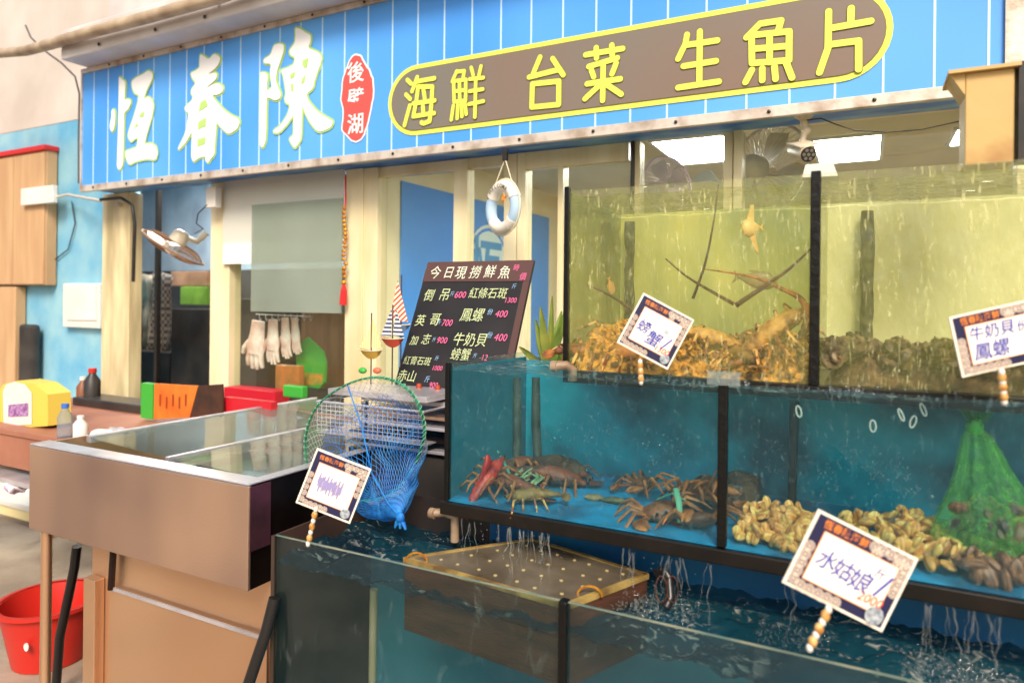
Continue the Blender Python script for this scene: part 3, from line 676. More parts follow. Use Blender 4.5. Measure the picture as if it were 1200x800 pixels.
# green scoop / dustpan shape with orange print
gp = YP(3.35)
gs = thing('green_sign_board', 'green pointed board with orange picture leaning in the kitchen window', 'board', tuple(PY(365, 450, 3.35)))
gpts = [gp.uv(*q) for q in ((348, 452), (347, 415), (352, 402), (360, 395), (378, 412), (381, 425), (380, 448), (374, 455))]
sheet(gp, gpts, 0, m_gb, gs, 'board', .02)
sheet(gp, [gp.uv(*q) for q in ((350, 436), (379, 438), (378, 450), (352, 452))], .003, M('orange print', lin(216, 140, 60), .6, col2=lin(120, 150, 60), scale=30), gs, 'picture')
bx('plastic_crate', 'red plastic crate on the ledge below the white gloves', 'crate', 262, 322, 456, 478, 3.02, .12, M('crimson plastic', lin(196, 26, 48), .4))
bx('orange_pouch', 'orange food pouch lying beside the green board', 'pouch', 322, 350, 428, 462, 3.22, .05, M('orange pouch', lin(206, 116, 58), .5, col2=lin(150, 110, 50), scale=14), .008)
bx('green_pouch', 'green packet below the orange pouch in the kitchen window', 'packet', 331, 354, 452, 466, 3.0, .05, m_gb, .008)

# ================================================================ LEFT WALL FITTINGS
m_tan = M('tan cupboard board', lin(202, 164, 122), .7, col2=lin(186, 146, 106), scale=2.5, stretch=(4, 1, .5))
tb = thing('wall_cupboard', 'tan wall cupboard with bright red top at the left edge', 'cupboard', tuple(PY(28, 330, 3.3)))
x0, x1 = PY(-40, 300, 3.52).x, PY(54, 300, 3.52).x; z0, z1 = PY(30, 334, 3.52).z, PY(30, 180, 3.52).z
MB().box(x0, x1, 3.52, 3.61, z0, z1).build('carcass', m_tan, tb, bevel=.004)
MB().box(x0 - .01, x1 + .015, 3.49, 3.612, z1 + .001, z1 + .045).build('top', M('red board', lin(208, 40, 40), .5), tb, bevel=.004)
xm = PY(17, 300, 3.52).x
MB().box(x0 + .01, xm - .004, 3.505, 3.518, z0 + .01, z1 - .02).build('door', m_tan, tb); MB().box(xm + .004, x1 - .01, 3.505, 3.518, z0 + .01, z1 - .02).build('door', m_tan, tb)
bx('tall_locker', 'tall tan locker standing under the wall cupboard at the left edge', 'locker', -60, 16, 336, 560, 3.52, .09, m_tan)
bx('switch_box', 'long white socket box fixed on the tan cupboard', 'socket', 24, 62, 219, 239, 3.46, .04, m_white)
bx('wall_panel_white', 'white framed meter box on the pale blue wall', 'meter box', 73, 116, 332, 384, 3.56, .06, m_plastic, .01)
slab('meter_face', 'bare white face plate of the meter box', 'plate', [PY(78, 375, 3.55), PY(112, 375, 3.55), PY(112, 334, 3.55), PY(78, 334, 3.55)], (0, .008, 0), m_white)
bx('black_bag', 'black bag hanging on the blue wall by the tan locker', 'bag', 20, 37, 380, 452, 3.5, .08, m_kblack, .03)
o = MB().tube([PY(62, 232, 3.5), PY(80, 228, 3.5), PY(100, 232, 3.4), PY(122, 236, 3.3), PY(140, 240, 3.08)], .012, 8).build('conduit_pipe', M('pale conduit', lin(196, 190, 180), .5), smooth=True)
tag(o, 'pale conduit running from the socket box to the stained column', 'conduit')
o = MB().tube([PY(84, 236, 3.6), PY(88, 262, 3.6), PY(80, 292, 3.6), PY(62, 306, 3.6)], .006, 6).build('hanging_cable', m_kblack, smooth=True)
tag(o, 'thin dark cable looping down the pale blue wall', 'cable')

# ================================================================ FISH TANKS
def wave_sheet(x0, x1, y0, y1, z, amp, nx, ny, sc=9, seed=0, rim=True):
    mb = MB(); vs = []
    for j in range(ny + 1):
        for i in range(nx + 1):
            x = x0 + (x1 - x0) * i / nx; y = y0 + (y1 - y0) * j / ny
            q = noise.noise(Vector((x * sc, y * sc, seed))) + .5 * noise.noise(Vector((x * sc * 2.3, y * sc * 2.3, seed + 5))) + .28 * noise.noise(Vector((x * sc * 5, y * sc * 5, seed + 9)))
            vs.append((x, y, z + amp * q))
    mb.add(vs, [(j * (nx + 1) + i, j * (nx + 1) + i + 1, (j + 1) * (nx + 1) + i + 1, (j + 1) * (nx + 1) + i) for j in range(ny) for i in range(nx)])
    return mb
def strand(mb, p, q, r, wig=.01, n=7, seg=5):
    p, q = Vector(p), Vector(q); pts = []; rs = []
    for i in range(n + 1):
        t = i / n; a = p.lerp(q, t); nz = noise.noise_vector(a * 40) * wig * math.sin(math.pi * min(1, t * 1.2)); nz.z = 0
        pts.append(a + nz); rs.append(r * (1.1 - .55 * math.sin(math.pi * t)) * (1 + .4 * noise.noise(a * 90)))
    k = random.randint(n // 3, n); mb.tube(pts[:k + 1], rs[:k + 1], seg)
    for a, r_ in zip(pts[k + 1:], rs[k + 1:]):
        mb.ball(a + noise.noise_vector(a * 130) * .006, r_ * 1.2, r_ * 1.2, r_ * random.uniform(1.4, 3.2), 5, 4)
m_drip = glassy('running water', (.95, .97, .98, 1), film=lin(214, 214, 204), filmfac=.07, ior=1.7)
m_foam = M('foam', lin(226, 220, 206), .5)
def droplets(name, label, boxes, n, r0, r1, flat=.5):
    mb = MB()
    for _ in range(n):
        b = random.choice(boxes); c = (random.uniform(b[0], b[1]), random.uniform(b[2], b[3]), random.uniform(b[4], b[5])); r = random.uniform(r0, r1) * random.choice((1, 1, .6))
        mb.ball(c, r * random.uniform(.8, 1.6), r, r * random.uniform(.5, 1.6), 5, 3)
    o = mb.build(name, m_drip, smooth=True); o['kind'] = 'stuff'; return o

# ---- top tank (yellow green)
TY, TZ0, TZ1, TYB = 1.78, H - .192, H + .312, 2.26
TXL, TXR = PY(661, 330, TY).x, 1.15
XD1 = PY(955, 330, TY).x
m_tpane = glassy('wet algae glass', (.98, .98, .94, 1), film=lin(210, 214, 130), filmfac=.08, streak=.4, streakcol=lin(246, 240, 180), scale=170, stretch=(1, 1, .16), thr=.6, width=.08, bump=.35, bscale=28, bstretch=(1, 1, .3), ior=1.45)
m_tback = M('yellow green tank back', lin(246, 246, 190), .6, col2=lin(170, 168, 88), scale=2.6, stretch=(1, 1, .6), lo=.48, hi=.78, bump=.4, bscale=18)  # bright base colour stands in for the glow of the lit tank; olive patches are algae
m_tbackl = M('green tank back', lin(120, 148, 104), .6, col2=lin(216, 214, 128), scale=3.5, stretch=(1, 1, .4), lo=.3, hi=.65, bump=.4, bscale=18)
m_olivew = glassy('olive water surface', (.95, .96, .82, 1), film=lin(150, 152, 84), filmfac=.34, streak=.35, streakcol=lin(208, 206, 120), scale=26, stretch=(1, 2.2, 1), thr=.55, bump=.8, bscale=24, bstretch=(1, 2, 1))  # olive film and streaks stand in for reflection on the underside
tt = thing('fish_tank', 'upper glass tank of yellow green water with brown crustaceans and black corner posts', 'fish tank', (TXL, TY, TZ0 - .04))
MB().box(TXL + .014, XD1 - .012, TY, TY + .006, TZ0, TZ1).build('front_pane', m_tpane, tt)
MB().box(XD1 + .012, TXR, TY, TY + .006, TZ0, TZ1).build('front_pane', m_tpane, tt)
MB().box(TXL, TXL + .014, TY - .006, TY + .014, TZ0, TZ1 + .012).build('post', m_seal, tt, bevel=.002)
MB().box(XD1 - .011, XD1 + .011, TY - .008, TY + .014, TZ0, TZ1 + .006).build('post', m_seal, tt, bevel=.002)
MB().box(TXL, TXL + .006, TY + .016, TYB - .002, TZ0, TZ1).build('side_pane', glassy('side glass', (.9, .95, .8, 1), film=lin(150, 160, 90), filmfac=.25), tt)
MB().box(TXL, XD1, TYB, TYB + .008, TZ0, TZ1 - .01).build('back_panel', m_tbackl, tt)
MB().box(XD1 + .0005, TXR, TYB, TYB + .008, TZ0, TZ1 - .01).build('back_panel', m_tback, tt)
MB().box(TXL, TXR, TY - .004, TYB + .01, TZ0 - .034, TZ0 - .001).build('base_frame', M('wet black frame', (.006, .0045, .0035, 1), .35, col2=(.012, .008, .006, 1), scale=14, spec=.35), tt, bevel=.002)
wave_sheet(TXL + .008, TXR, TY + .008, TYB - .002, TZ1 - .018, .006, 110, 40, 14, 3).build('water_surface', m_olivew, tt, smooth=True)
MB().box(XD1 - .004, XD1 + .004, TY + .02, TYB - .002, TZ0, TZ1 - .03).build('divider_pane', glassy('divider glass', (.9, .95, .8, 1), film=lin(176, 190, 120), filmfac=.12), tt)
for u in (738, 1016):
    x = PY(u, 330, TYB - .03).x
    pts = [(x + .0015 * math.sin(k * 1.3), TYB - .035, TZ0 + .01 + (TZ1 - TZ0 - .05) * k / 14) for k in range(15)]
    MB().tube(pts, [.015 + .004 * random.random() for _ in pts], 8).build('drain_pipe', M('algae covered pipe', (.03, .035, .022, 1), .6, col2=(.14, .14, .07, 1), scale=30), tt, smooth=True)

# ---- middle tank (teal)
MY, MZ0, MZ1, MYB = 1.68, H - .58, H - .18, 2.2
MXL, MXR = PY(522, 500, MY).x, 1.1
MXD = PY(847, 520, MY).x
MW = H - .203
m_mpane = glassy('wet teal glass', (.88, .97, .98, 1), film=lin(60, 120, 130), filmfac=.07, streak=.16, streakcol=lin(150, 190, 190), scale=150, stretch=(1, 1, .5), thr=.6, width=.08, bump=.15, bscale=20, bstretch=(1, 1, .4), ior=1.4)
m_teal = M('teal tank back', lin(4, 100, 122), .6, col2=lin(16, 188, 212), scale=3.4, stretch=(1, 1, 1.1), lo=.36, hi=.56, detail=3, bump=.1)
m_bluefloor = M('bright blue tank floor', lin(24, 156, 206), .5, col2=lin(30, 104, 140), scale=9, lo=.4, hi=.6)
mt = thing('fish_tank', 'middle tank of teal water with black lower frame, clams and crabs on its blue floor', 'fish tank', (MXL, MY, MZ0 - .04))
MB().box(MXL + .014, MXD - .011, MY, MY + .006, MZ0, MZ1).build('front_pane', m_mpane, mt)
MB().box(MXD + .011, MXR, MY, MY + .006, MZ0, MZ1 - .012).build('front_pane', m_mpane, mt)
MB().box(MXL, MXL + .014, MY - .006, MY + .012, MZ0, MZ1).build('post', m_seal, mt, bevel=.002)
MB().box(MXD - .011, MXD + .011, MY - .008, MY + .012, MZ0, MZ1 - .008).build('post', m_seal, mt, bevel=.003)
MB().box(MXL, MXL + .006, MY + .014, MYB, MW + .006, MZ1).build('side_pane', glassy('clear side glass', (.9, .97, .97, 1), film=lin(160, 180, 180), filmfac=.06), mt)
MB().box(MXL - .001, MXL + .006, MY + .014, MYB, MZ0, MW + .005).build('side_panel', M('teal refracted back', lin(24, 104, 122), .6, col2=lin(30, 128, 146), scale=4), mt)  # opaque teal stands in for the back panel refracted through the water
MB().box(MXL, MXR, MYB, MYB + .008, MZ0, MZ1 - .03).build('back_panel', m_teal, mt)
MB().box(MXL + .007, MXR, MY + .007, MYB - .001, MZ0 - .004, MZ0).build('tank_floor', m_bluefloor, mt)
MB().box(MXL - .012, MXR, MY - .008, MYB + .01, MZ0 - .042, MZ0 - .005).build('base_frame', bpy.data.materials['wet black frame'], mt, bevel=.003)
m_tealw = glassy('teal water surface', (.86, .97, 1, 1), film=lin(40, 110, 140), filmfac=.12, streak=.5, streakcol=lin(206, 220, 196), scale=22, stretch=(1, 2.6, 1), thr=.58, width=.06, bump=1.0, bscale=30, bstretch=(1, 2.2, 1), rough=.04)
wave_sheet(MXL + .008, MXR, MY + .008, MYB - .002, MW, .007, 120, 40, 15, 8).build('water_surface', m_tealw, mt, smooth=True)
# acrylic bracket over the divider
p0, p1 = PY(829, 450, MY - .012), PY(868, 436, MY - .012)
MB().box(p0.x, p1.x, MY - .018, MY - .012, p0.z, p1.z).build('acrylic_clip', glassy('acrylic', (.9, .95, .95, 1), film=lin(190, 200, 200), filmfac=.25), mt)
m_tube = M('slimy pipe', lin(86, 96, 84), .5, col2=lin(46, 56, 50), scale=14)
for u0, u1 in ((606, 606), (628, 632)):
    MB().tube([PY(u0, 442, 2.1), PY(u0, 500, 2.1), PY(u1, 560, 2.08)], [.014, .016, .014], 10).build('drain_pipe', m_tube, mt, smooth=True)
MB().tube([PY(931, 470, 2.15), PY(930, 520, 2.15), PY(927, 620, 2.12)], [.014, .013, .013], 10).build('drain_pipe', m_black, mt, smooth=True)
# ---- front tank
FY, FZT, FYB, FZ0 = 1.45, H - .69, 1.9, .35
FXL, FXR = PY(319, 640, FY).x, 1.15
FW = H - .765
m_fpane = glassy('front glass', (.8, .9, .9, 1), film=lin(60, 92, 96), filmfac=.05, streak=.1, streakcol=lin(150, 160, 156), scale=20, stretch=(1, 1, .4), thr=.62, ior=1.5)
XD3 = PY(660, 730, FY).x
ft = thing('fish_tank', 'lowest front tank with open water, glass edge and black post, holding the floating crate', 'fish tank', (FXL, FY, FZ0))
MB().box(FXL + .012, XD3 - .011, FY, FY + .008, FZ0, FZT).build('front_pane', m_fpane, ft)
MB().box(XD3 + .011, FXR, FY, FY + .008, FZ0, FZT).build('front_pane', m_fpane, ft)
MB().box(XD3 - .0105, XD3 + .0105, FY - .008, FY + .02, FZ0, FZT + .004).build('post', m_seal, ft, bevel=.004)
MB().box(FXL, FXL + .012, FY - .004, FY + .012, FZ0, FZT).build('post', M('brown seal', (.05, .03, .02, 1), .5), ft)
m_edge = M('glass edge', lin(96, 120, 112), .15, col2=lin(150, 150, 128), scale=10)
MB().box(FXL + .013, XD3 - .011, FY + .001, FY + .007, FZT + .0005, FZT + .003).build('glass_rim', m_edge, ft)
MB().box(XD3 + .011, FXR, FY + .001, FY + .007, FZT + .0005, FZT + .003).build('glass_rim', m_edge, ft)
m_fblue = M('royal blue tank wall', lin(8, 78, 130), .5, col2=lin(14, 96, 140), scale=5)
MB().box(MXL + .03, FXR, FYB, FYB + .01, FZ0, H - .63).build('back_panel', m_fblue, ft)
MB().box(FXL, MXL + .0295, FYB, FYB + .01, FZ0, H - .66).build('back_panel', M('dark brown panel', lin(58, 42, 34), .5, col2=lin(34, 30, 30), scale=5), ft)  # left part of the back is dark brown
MB().box(FXL + .01, FXR, FYB - .012, FYB - .002, FZ0, FW - .04).build('liner', M('teal liner', lin(20, 104, 126), .6, col2=lin(46, 124, 136), scale=2), ft)
MB().box(FXL, FXL + .008, FY + .014, FYB - .001, FZ0, FZT).build('side_panel', M('brown side reflection', lin(70, 48, 38), .5, col2=lin(40, 30, 26), scale=4), ft)  # brown colour stands in for a reflection at the tank's left end
MB().box(FXL, FXR, FY, FYB, FZ0 - .05, FZ0 - .001).build('tank_floor', m_teal, ft)
m_fw = glassy('dark rippled water', (.55, .74, .78, 1), film=lin(26, 66, 82), filmfac=.55, streak=.6, streakcol=lin(196, 196, 182), scale=30, stretch=(1, 1.6, 1), thr=.56, width=.2, bump=.8, bscale=14, bstretch=(1, 1.8, 1), rough=.05)
wave_sheet(FXL + .009, FXR, FY + .009, FYB - .002, FW, .024, 300, 90, 11, 21).build('water_surface', m_fw, ft, smooth=True)
MB().tube([PY(438, 690, 1.6), PY(436, 830, 1.6)], .012, 10).build('inner_pipe', M('cream pvc', lin(176, 150, 116), .5), ft, smooth=True)
# white pipe elbows feeding the tanks
m_pvc = M('grimy pvc pipe', lin(176, 152, 126), .5, col2=lin(120, 94, 70), scale=12)
for lb, pts in (('stubby grimy pipe outlet beside the plant, left of the upper tank', [PY(650, 429, 1.73), PY(664, 428, 1.74), PY(671, 433, 1.75), PY(671, 446, 1.75)]),
                ('brown pipe elbow spilling into the front tank under the middle tank corner', [PY(507, 601, 1.7), PY(522, 600, 1.72), PY(533, 606, 1.73), PY(533, 634, 1.73)])):
    o = MB().tube(pts, .013, 12).lathe([(.016, -.008), (.016, .008), (.009, .009), (.009, -.009)], pts[0], 'x', 12).build('pipe_elbow', m_pvc, smooth=True); tag(o, lb, 'pipe')

# falling water
d = MB()
for _ in range(62):
    u = random.choice((random.uniform(670, 950), random.uniform(960, 1200), random.uniform(960, 1130))); y = TY - .012 + random.uniform(-.01, .02)
    p = PY(u, 350, y); z0 = TZ0 - .034; strand(d, (p.x, y, z0), (p.x + random.uniform(-.008, .008), y - .01, MW + random.choice((0, 0, .012))), random.uniform(.0016, .004), .006)
o = d.build('falling_water', m_drip, smooth=True); o['kind'] = 'stuff'
d = MB()
for c, k in ((548, 4), (590, 5), (612, 5), (628, 4), (642, 5), (735, 4), (780, 5), (792, 4), (838, 2), (925, 3), (1090, 4), (1118, 4), (1140, 3), (1165, 3)):
    for _ in range(k):
        u = c + random.uniform(-9, 9); y = MY - .02 + random.uniform(-.02, .03); p = PY(u, 620, y)
        strand(d, (p.x, y, MZ0 - .042), (p.x + random.uniform(-.03, .03), y - random.uniform(0, .03), FW), random.uniform(.0008, .0034), .011, 16)
o = d.build('falling_water', m_drip, smooth=True); o['kind'] = 'stuff'
bxs = []
for u in (548, 600, 640, 735, 785, 930, 1100, 1150):
    p = PY(u, 640, MY); bxs.append((p.x - .075, p.x + .075, MY - .08, MY + .05, FW + .002, FW + .022))
droplets('splash_drops', '', bxs, 2600, .0009, .0032)
droplets('splash_drops', '', [(b[0] - .02, b[1] + .02, b[2], b[3], b[4], MZ0 - .05) for b in bxs], 260, .0008, .0022)
droplets('splash_drops', '', [(TXL, TXR, MY + .01, TY, MW, MW + .012)], 320, .0014, .0034)
# bubbles rising in the middle tank
bb = []
for u, v in ((900, 540), (980, 560), (1010, 540), (1060, 580), (1090, 600), (780, 530), (700, 500), (650, 520), (1040, 560)):
    p = PY(u, v, 1.9); bb.append((p.x - .04, p.x + .04, 1.8, 2.0, p.z - .05, p.z + .06))
droplets('air_bubbles', '', bb, 380, .001, .003)
for u, v, a in ((1023, 499, .1), (1056, 486, .9), (1070, 494, -.5), (1082, 480, .8), (936, 482, .4)):
    c = PY(u, v, MY + .03); r = .010
    MB().tube([c + Vector((math.cos(t + a) * r * .6 * 1.0, 0, math.sin(t) * r * 1.3)) for t in [i * math.pi / 6 for i in range(12)]], .0018, 5, closed=True).build('bubble_ring', m_foam, mt, smooth=True)

# ================================================================ ANIMALS
def lobster(label, cat='lobster', mat=None, mleg=None, loc=(0, 0, 0), rot=(0, 0, 0), sc=1, ant=True, group=None, name='spiny_lobster'):
    """length about .24 along +x (head at +x)"""
    t = thing(name, label, cat, (0, 0, 0), group)
    pts = []; rs = []
    for i in range(19):
        s = i / 18; x = .11 - .22 * s; z = .03 + .006 * math.sin(s * 3) - .03 * max(0, s - .6) ** 1.2
        r = .012 + .018 * math.sin(min(1, s * 2.4) * math.pi / 2) if s < .45 else .028 - .018 * (s - .45) / .55
        if s > .45: r += .0026 * (1 if i % 2 else -1)
        if s < .06: r = .010
        pts.append((x, 0, z)); rs.append(r)
    b = MB().tube(pts, rs, 12, flat=.82, up=(0, 0, 1)); b.jitter(.002, 90); b.build('body', mat, t, smooth=True)
    tf = MB()
    for k in range(5):
        a = math.pi + (k - 2) * .42; c = Vector((-.108, 0, .012)); d = Vector((math.cos(a), math.sin(a), -.1)); n = Vector((-math.sin(a), math.cos(a), 0))
        tf.prism([c + n * .004, c + d * .03 + n * .010, c + d * .042, c + d * .03 - n * .010, c - n * .004], (0, 0, .003))
    tf.build('tail_fan', mat, t)
    for s in (-1, 1):
        for k in range(4):
            x = .07 - .027 * k; rx = random.uniform(-.01, .01)
            MB().tube([(x, s * .018, .022), (x + .012 - .012 * k + rx, s * .055, .046), (x + .02 - .02 * k + rx, s * .088, .016), (x + .024 - .024 * k, s * .098, -.004)], [.0055, .005, .0036, .0015], 6).build('leg', mleg or mat, t, smooth=True)
        MB().ball((.112, s * .012, .042), .005, seg=6, rings=4).build('eye', m_black, t)
        if ant == 2:
            a = random.uniform(.1, .5) * s
            MB().tube([(.105, s * .014, .034), (.14, s * .03, .05), (.22, s * .06 + a * .1, .10), (.34, s * .09 + a * .25, .15)], [.0062, .005, .003, .0012], 6).build('antenna', mleg or mat, t, smooth=True)
    t.location = loc; t.rotation_euler = rot; t.scale = (sc,) * 3
    return t
m_lob = M('orange brown shell', lin(190, 116, 52), .45, col2=lin(112, 64, 30), scale=26, bump=.5, bscale=90, lo=.4, hi=.6)
m_lob2 = M('golden mottled shell', lin(214, 164, 84), .45, col2=lin(134, 84, 40), scale=30, bump=.5, bscale=90, lo=.42, hi=.58)
m_lob3 = M('dull ochre shell', lin(158, 122, 62), .5, col2=lin(96, 70, 40), scale=24, bump=.5, bscale=90)
m_legs = M('banded legs', lin(222, 170, 92), .5, col2=lin(120, 60, 30), scale=40, lo=.46, hi=.54)
TG = 'spiny lobsters piled on the floor of the upper tank'
L0 = [lobster('orange brown spiny lobster at the far left of the upper tank pile', mat=m_lob, mleg=m_legs, group=TG),
      lobster('golden mottled spiny lobster left of the white price card in the upper tank', mat=m_lob2, mleg=m_legs, group=TG),
      lobster('ochre spiny lobster hidden low behind the slanted price card', mat=m_lob3, mleg=m_legs, group=TG)]
spots = [(0, 692, 402, 1.86, 20, .95, None), (1, 722, 380, 1.98, 150, .95, None), (2, 770, 400, 2.05, 60, .95, None),
    (0, 705, 412, 2.0, 250, .8, 'orange spiny lobster lying low at the left of the upper tank pile'),
    (1, 840, 392, 1.95, 200, 1.0, 'golden spiny lobster in the middle of the heap, right of the price card'),
    (2, 868, 405, 1.87, 120, .9, 'ochre spiny lobster on the tank floor at the heap centre'),
    (2, 800, 408, 1.93, 10, .9, 'ochre spiny lobster touching the right corner of the slanted price card'),
    (0, 898, 412, 1.86, 30, .9, 'orange spiny lobster low at the front glass near the black post'),
    (1, 824, 374, 2.1, 330, .95, 'golden spiny lobster on top of the heap with its tail to the back wall'),
    (2, 878, 380, 2.08, 80, .9, 'ochre spiny lobster on top of the heap below the small grey fish'),
    (0, 745, 408, 1.86, 190, .85, 'orange spiny lobster just behind the left corner of the slanted card'),
    (1, 672, 412, 1.9, 90, .75, 'small golden spiny lobster in the left corner beside the black post')]
for i, (k, u, v, y, a, sc, lb) in enumerate(spots):
    p = PY(u, v, y); p.z = TZ0 + .012 + (.045 if v < 395 else .012)
    o = L0[k] if lb is None else copy_tree(L0[k], label=lb, group=TG)
    o.location = p; o.rotation_euler = (R(random.uniform(-25, 25)), R(random.uniform(-20, 15)), R(a)); o.scale = (sc,) * 3
# the big one climbing at the divider, with long dark antennae
def mound(x0, x1, y0, y1, z0, hf, nx, ny, amp, sc, name, mat, label=None, cat=None):
    mb = MB(); vs = []
    for j in range(ny + 1):
        for i in range(nx + 1):
            s, t = i / nx, j / ny; x = x0 + (x1 - x0) * s; y = y0 + (y1 - y0) * t
            e = min(1, min(s, 1 - s) * 14) * min(1, min(t, 1 - t) * 10)
            p = Vector((x, y, z0 + hf(s, t) * e)); q = noise.noise_vector(p * sc) + noise.noise_vector(p * sc * 2.7) * .6
            edge = min(1, min(s, 1 - s) * 20, min(t, 1 - t) * 14); vs.append(p + q * amp * edge)
    vs = [Vector((min(max(p.x, x0), x1), min(max(p.y, y0), y1), max(p.z, z0))) for p in vs]
    mb.add(vs, [(j * (nx + 1) + i, j * (nx + 1) + i + 1, (j + 1) * (nx + 1) + i + 1, (j + 1) * (nx + 1) + i) for j in range(ny) for i in range(nx)])
    o = mb.build(name, mat); o['kind'] = 'stuff'; return o
m_rub = M('golden coral rubble', lin(232, 168, 66), .6, col2=lin(84, 46, 20), scale=44, lo=.4, hi=.6, bump=.9, bscale=70)
mound(TXL + .012, XD1 - .008, TY + .012, TYB - .004, TZ0 + .001, lambda s, t: .06 + .035 * t + .03 * math.sin(s * 6.5 + .4) * .6 + .02 * math.sin(s * 17), 220, 90, .028, 38, 'coral_rubble', m_rub)
m_rub2 = M('dark shell rubble', lin(110, 86, 54), .8, col2=lin(54, 40, 26), scale=30, lo=.4, hi=.62, bump=.9, bscale=60)
mound(XD1 + .02, TXR - .004, TY + .03, TYB - .004, TZ0 + .001, lambda s, t: .05 + .02 * t + .012 * math.sin(s * 20), 150, 40, .012, 30, 'shell_rubble', m_rub2)
big = lobster('large golden lobster climbing up beside the black divider post, long antennae raised', mat=m_lob2, mleg=m_legs, group=TG, ant=False)
big.location = PY(908, 405, 1.9); big.rotation_euler = (R(20), R(-38), R(12)); big.scale = (1.1,) * 3
m_ant = M('dark antenna', lin(36, 18, 16), .5, col2=lin(84, 36, 26), scale=20)
def curl(label, pts, y, r0, r1, mat=m_ant):
    n = len(pts); P3 = [PY(u, v, y + .01 * i) for i, (u, v) in enumerate(pts)]
    out = []
    for i in range(n - 1):
        a = P3[max(i - 1, 0)]; b = P3[i]; c = P3[i + 1]; d_ = P3[min(i + 2, n - 1)]
        for k in range(5):
            t = k / 5; out.append(.5 * ((2 * b) + (c - a) * t + (2 * a - 5 * b + 4 * c - d_) * t * t + (3 * b - a - 3 * c + d_) * t ** 3))
    out.append(P3[-1]); m = len(out)
    o = MB().tube(out, [r0 + (r1 - r0) * i / (m - 1) for i in range(m)], 7).build('antenna', mat, big if label is None else None, smooth=True)
    return o
bpy.context.view_layer.update()
def big_part(pts, y, r0, r1, mat=m_ant):
    o = curl(None, pts, y, r0, r1, mat)
    inv = big.matrix_world.inverted(); me = o.data
    for v in me.vertices: v.co = inv @ v.co
    return o
big_part([(938, 398), (946, 375), (940, 352), (915, 338), (880, 324), (823, 315)], 1.86, .0125, .0016, m_lob)
big_part([(862, 358), (895, 336), (925, 315), (952, 290)], 1.84, .0075, .0022)
big_part([(860, 356), (835, 342), (805, 324), (780, 303)], 1.88, .0055, .002)
big_part([(812, 350), (826, 310), (836, 262), (842, 216)], 1.9, .0045, .0018)
big_part([(742, 366), (722, 350), (688, 333)], 1.84, .006, .0022)
# fish
def fish(label, c, L, deep, mat, rot, tall=0, group=None):
    t = thing('fish', label, 'fish', (0, 0, 0), group)
    n = 12; pts = []; rs = []
    for i in range(n + 1):
        s = i / n; pts.append((L * (.5 - s), 0, 0)); rs.append(max(.002, L * deep * (math.sin(math.pi * s ** .75) ** .8 * (1 - .25 * s) + .04)))
    MB().tube(pts, rs, 12, flat=1, up=(0, 0, 1)).build('body', mat, t, smooth=True)
    for v in t.children[0].data.vertices: v.co.y *= .38
    MB().prism([(-L * .44, -.001, 0), (-L * .66, -.001, L * .2), (-L * .6, -.001, 0), (-L * .66, -.001, -L * .2)], (0, .002, 0)).build('tail_fin', mat, t)
    h = L * deep
    MB().prism([(L * .2, -.001, h * .75), (-L * .1, -.001, h * (1 + tall)), (-L * .28, -.001, h * (.9 + tall * 1.1)), (-L * .2, -.001, h * .7)], (0, .002, 0)).build('dorsal_fin', mat, t)
    MB().prism([(L * .15, -.001, -h * .75), (-L * .1, -.001, -h * (1 + tall)), (-L * .26, -.001, -h * (.95 + tall * 1.3)), (-L * .2, -.001, -h * .7)], (0, .002, 0)).build('anal_fin', mat, t)
    for s in (-1, 1): MB().ball((L * .36, s * L * deep * .2, L * .03), L * .035, seg=8).build('eye', m_black, t)
    t.location = c; t.rotation_euler = rot
    return t
m_f1 = M('cream yellow fish skin', lin(232, 206, 130), .4, col2=lin(206, 160, 80), scale=12); m_f2 = M('olive grey fish skin', lin(132, 128, 84), .4, col2=lin(164, 150, 104), scale=10)
fish('tall finned cream yellow fish swimming high in the upper tank', PY(880, 267, 1.86), .052, .5, m_f1, (R(6), R(4), R(215)), tall=1.3)
fish('plump olive grey fish hovering above the lobster heap near the black post', PY(888, 328, 1.96), .10, .26, m_f2, (0, R(8), R(8)))
fish('small blurred orange fish in the left part of the upper tank', PY(716, 336, 2.1), .05, .3, M('dull orange fish skin', lin(196, 150, 90), .5), (0, R(70), R(60)))

# shells: snail (upper tank, right), clams (middle tank)
m_snail = M('dark brown snail shell', lin(92, 70, 44), .5, col2=lin(52, 38, 26), scale=40, lo=.45, hi=.55, bump=.4, bscale=60)
m_snail2 = M('muddy grey snail shell', lin(120, 100, 66), .5, col2=lin(62, 50, 34), scale=36, lo=.45, hi=.55, bump=.4, bscale=60)
def snail_mesh(mat):
    mb = MB(); pts = []; rs = []
    for i in range(26):
        s = i / 25; a = s * 4.6 * math.pi; rr = .016 * (1 - s) ** 1.1; pts.append((rr * math.cos(a), rr * math.sin(a), .002 + .044 * s ** .8)); rs.append(.0135 * (1 - s) ** 1.05 + .001)
    return mb.tube(pts, rs, 6, cap=True).build('sea_snail', mat, smooth=True)
SG = 'brown sea snails heaped on the floor of the upper tank, right half'
s0 = [snail_mesh(m_snail), snail_mesh(m_snail2)]
for i, o in enumerate(s0): tag(o, ('dark brown sea snail in the heap right of the black post', 'muddy grey sea snail in the heap right of the black post')[i], 'sea snail', SG)
def heap(protos, spots_fn, count, labels=None, group=None, smin=.85, smax=1.25):
    used = set()
    for i in range(count):
        k = random.randrange(len(protos)); o = protos[k]
        if k in used: o = o.copy(); COL.objects.link(o)
        used.add(k)
        if labels: o['label'] = labels[k]
        if group: o['group'] = group
        o.location = spots_fn(); o.rotation_euler = [random.uniform(0, 6.28) for _ in range(3)]; s = random.uniform(smin, smax); o.scale = (s,) * 3
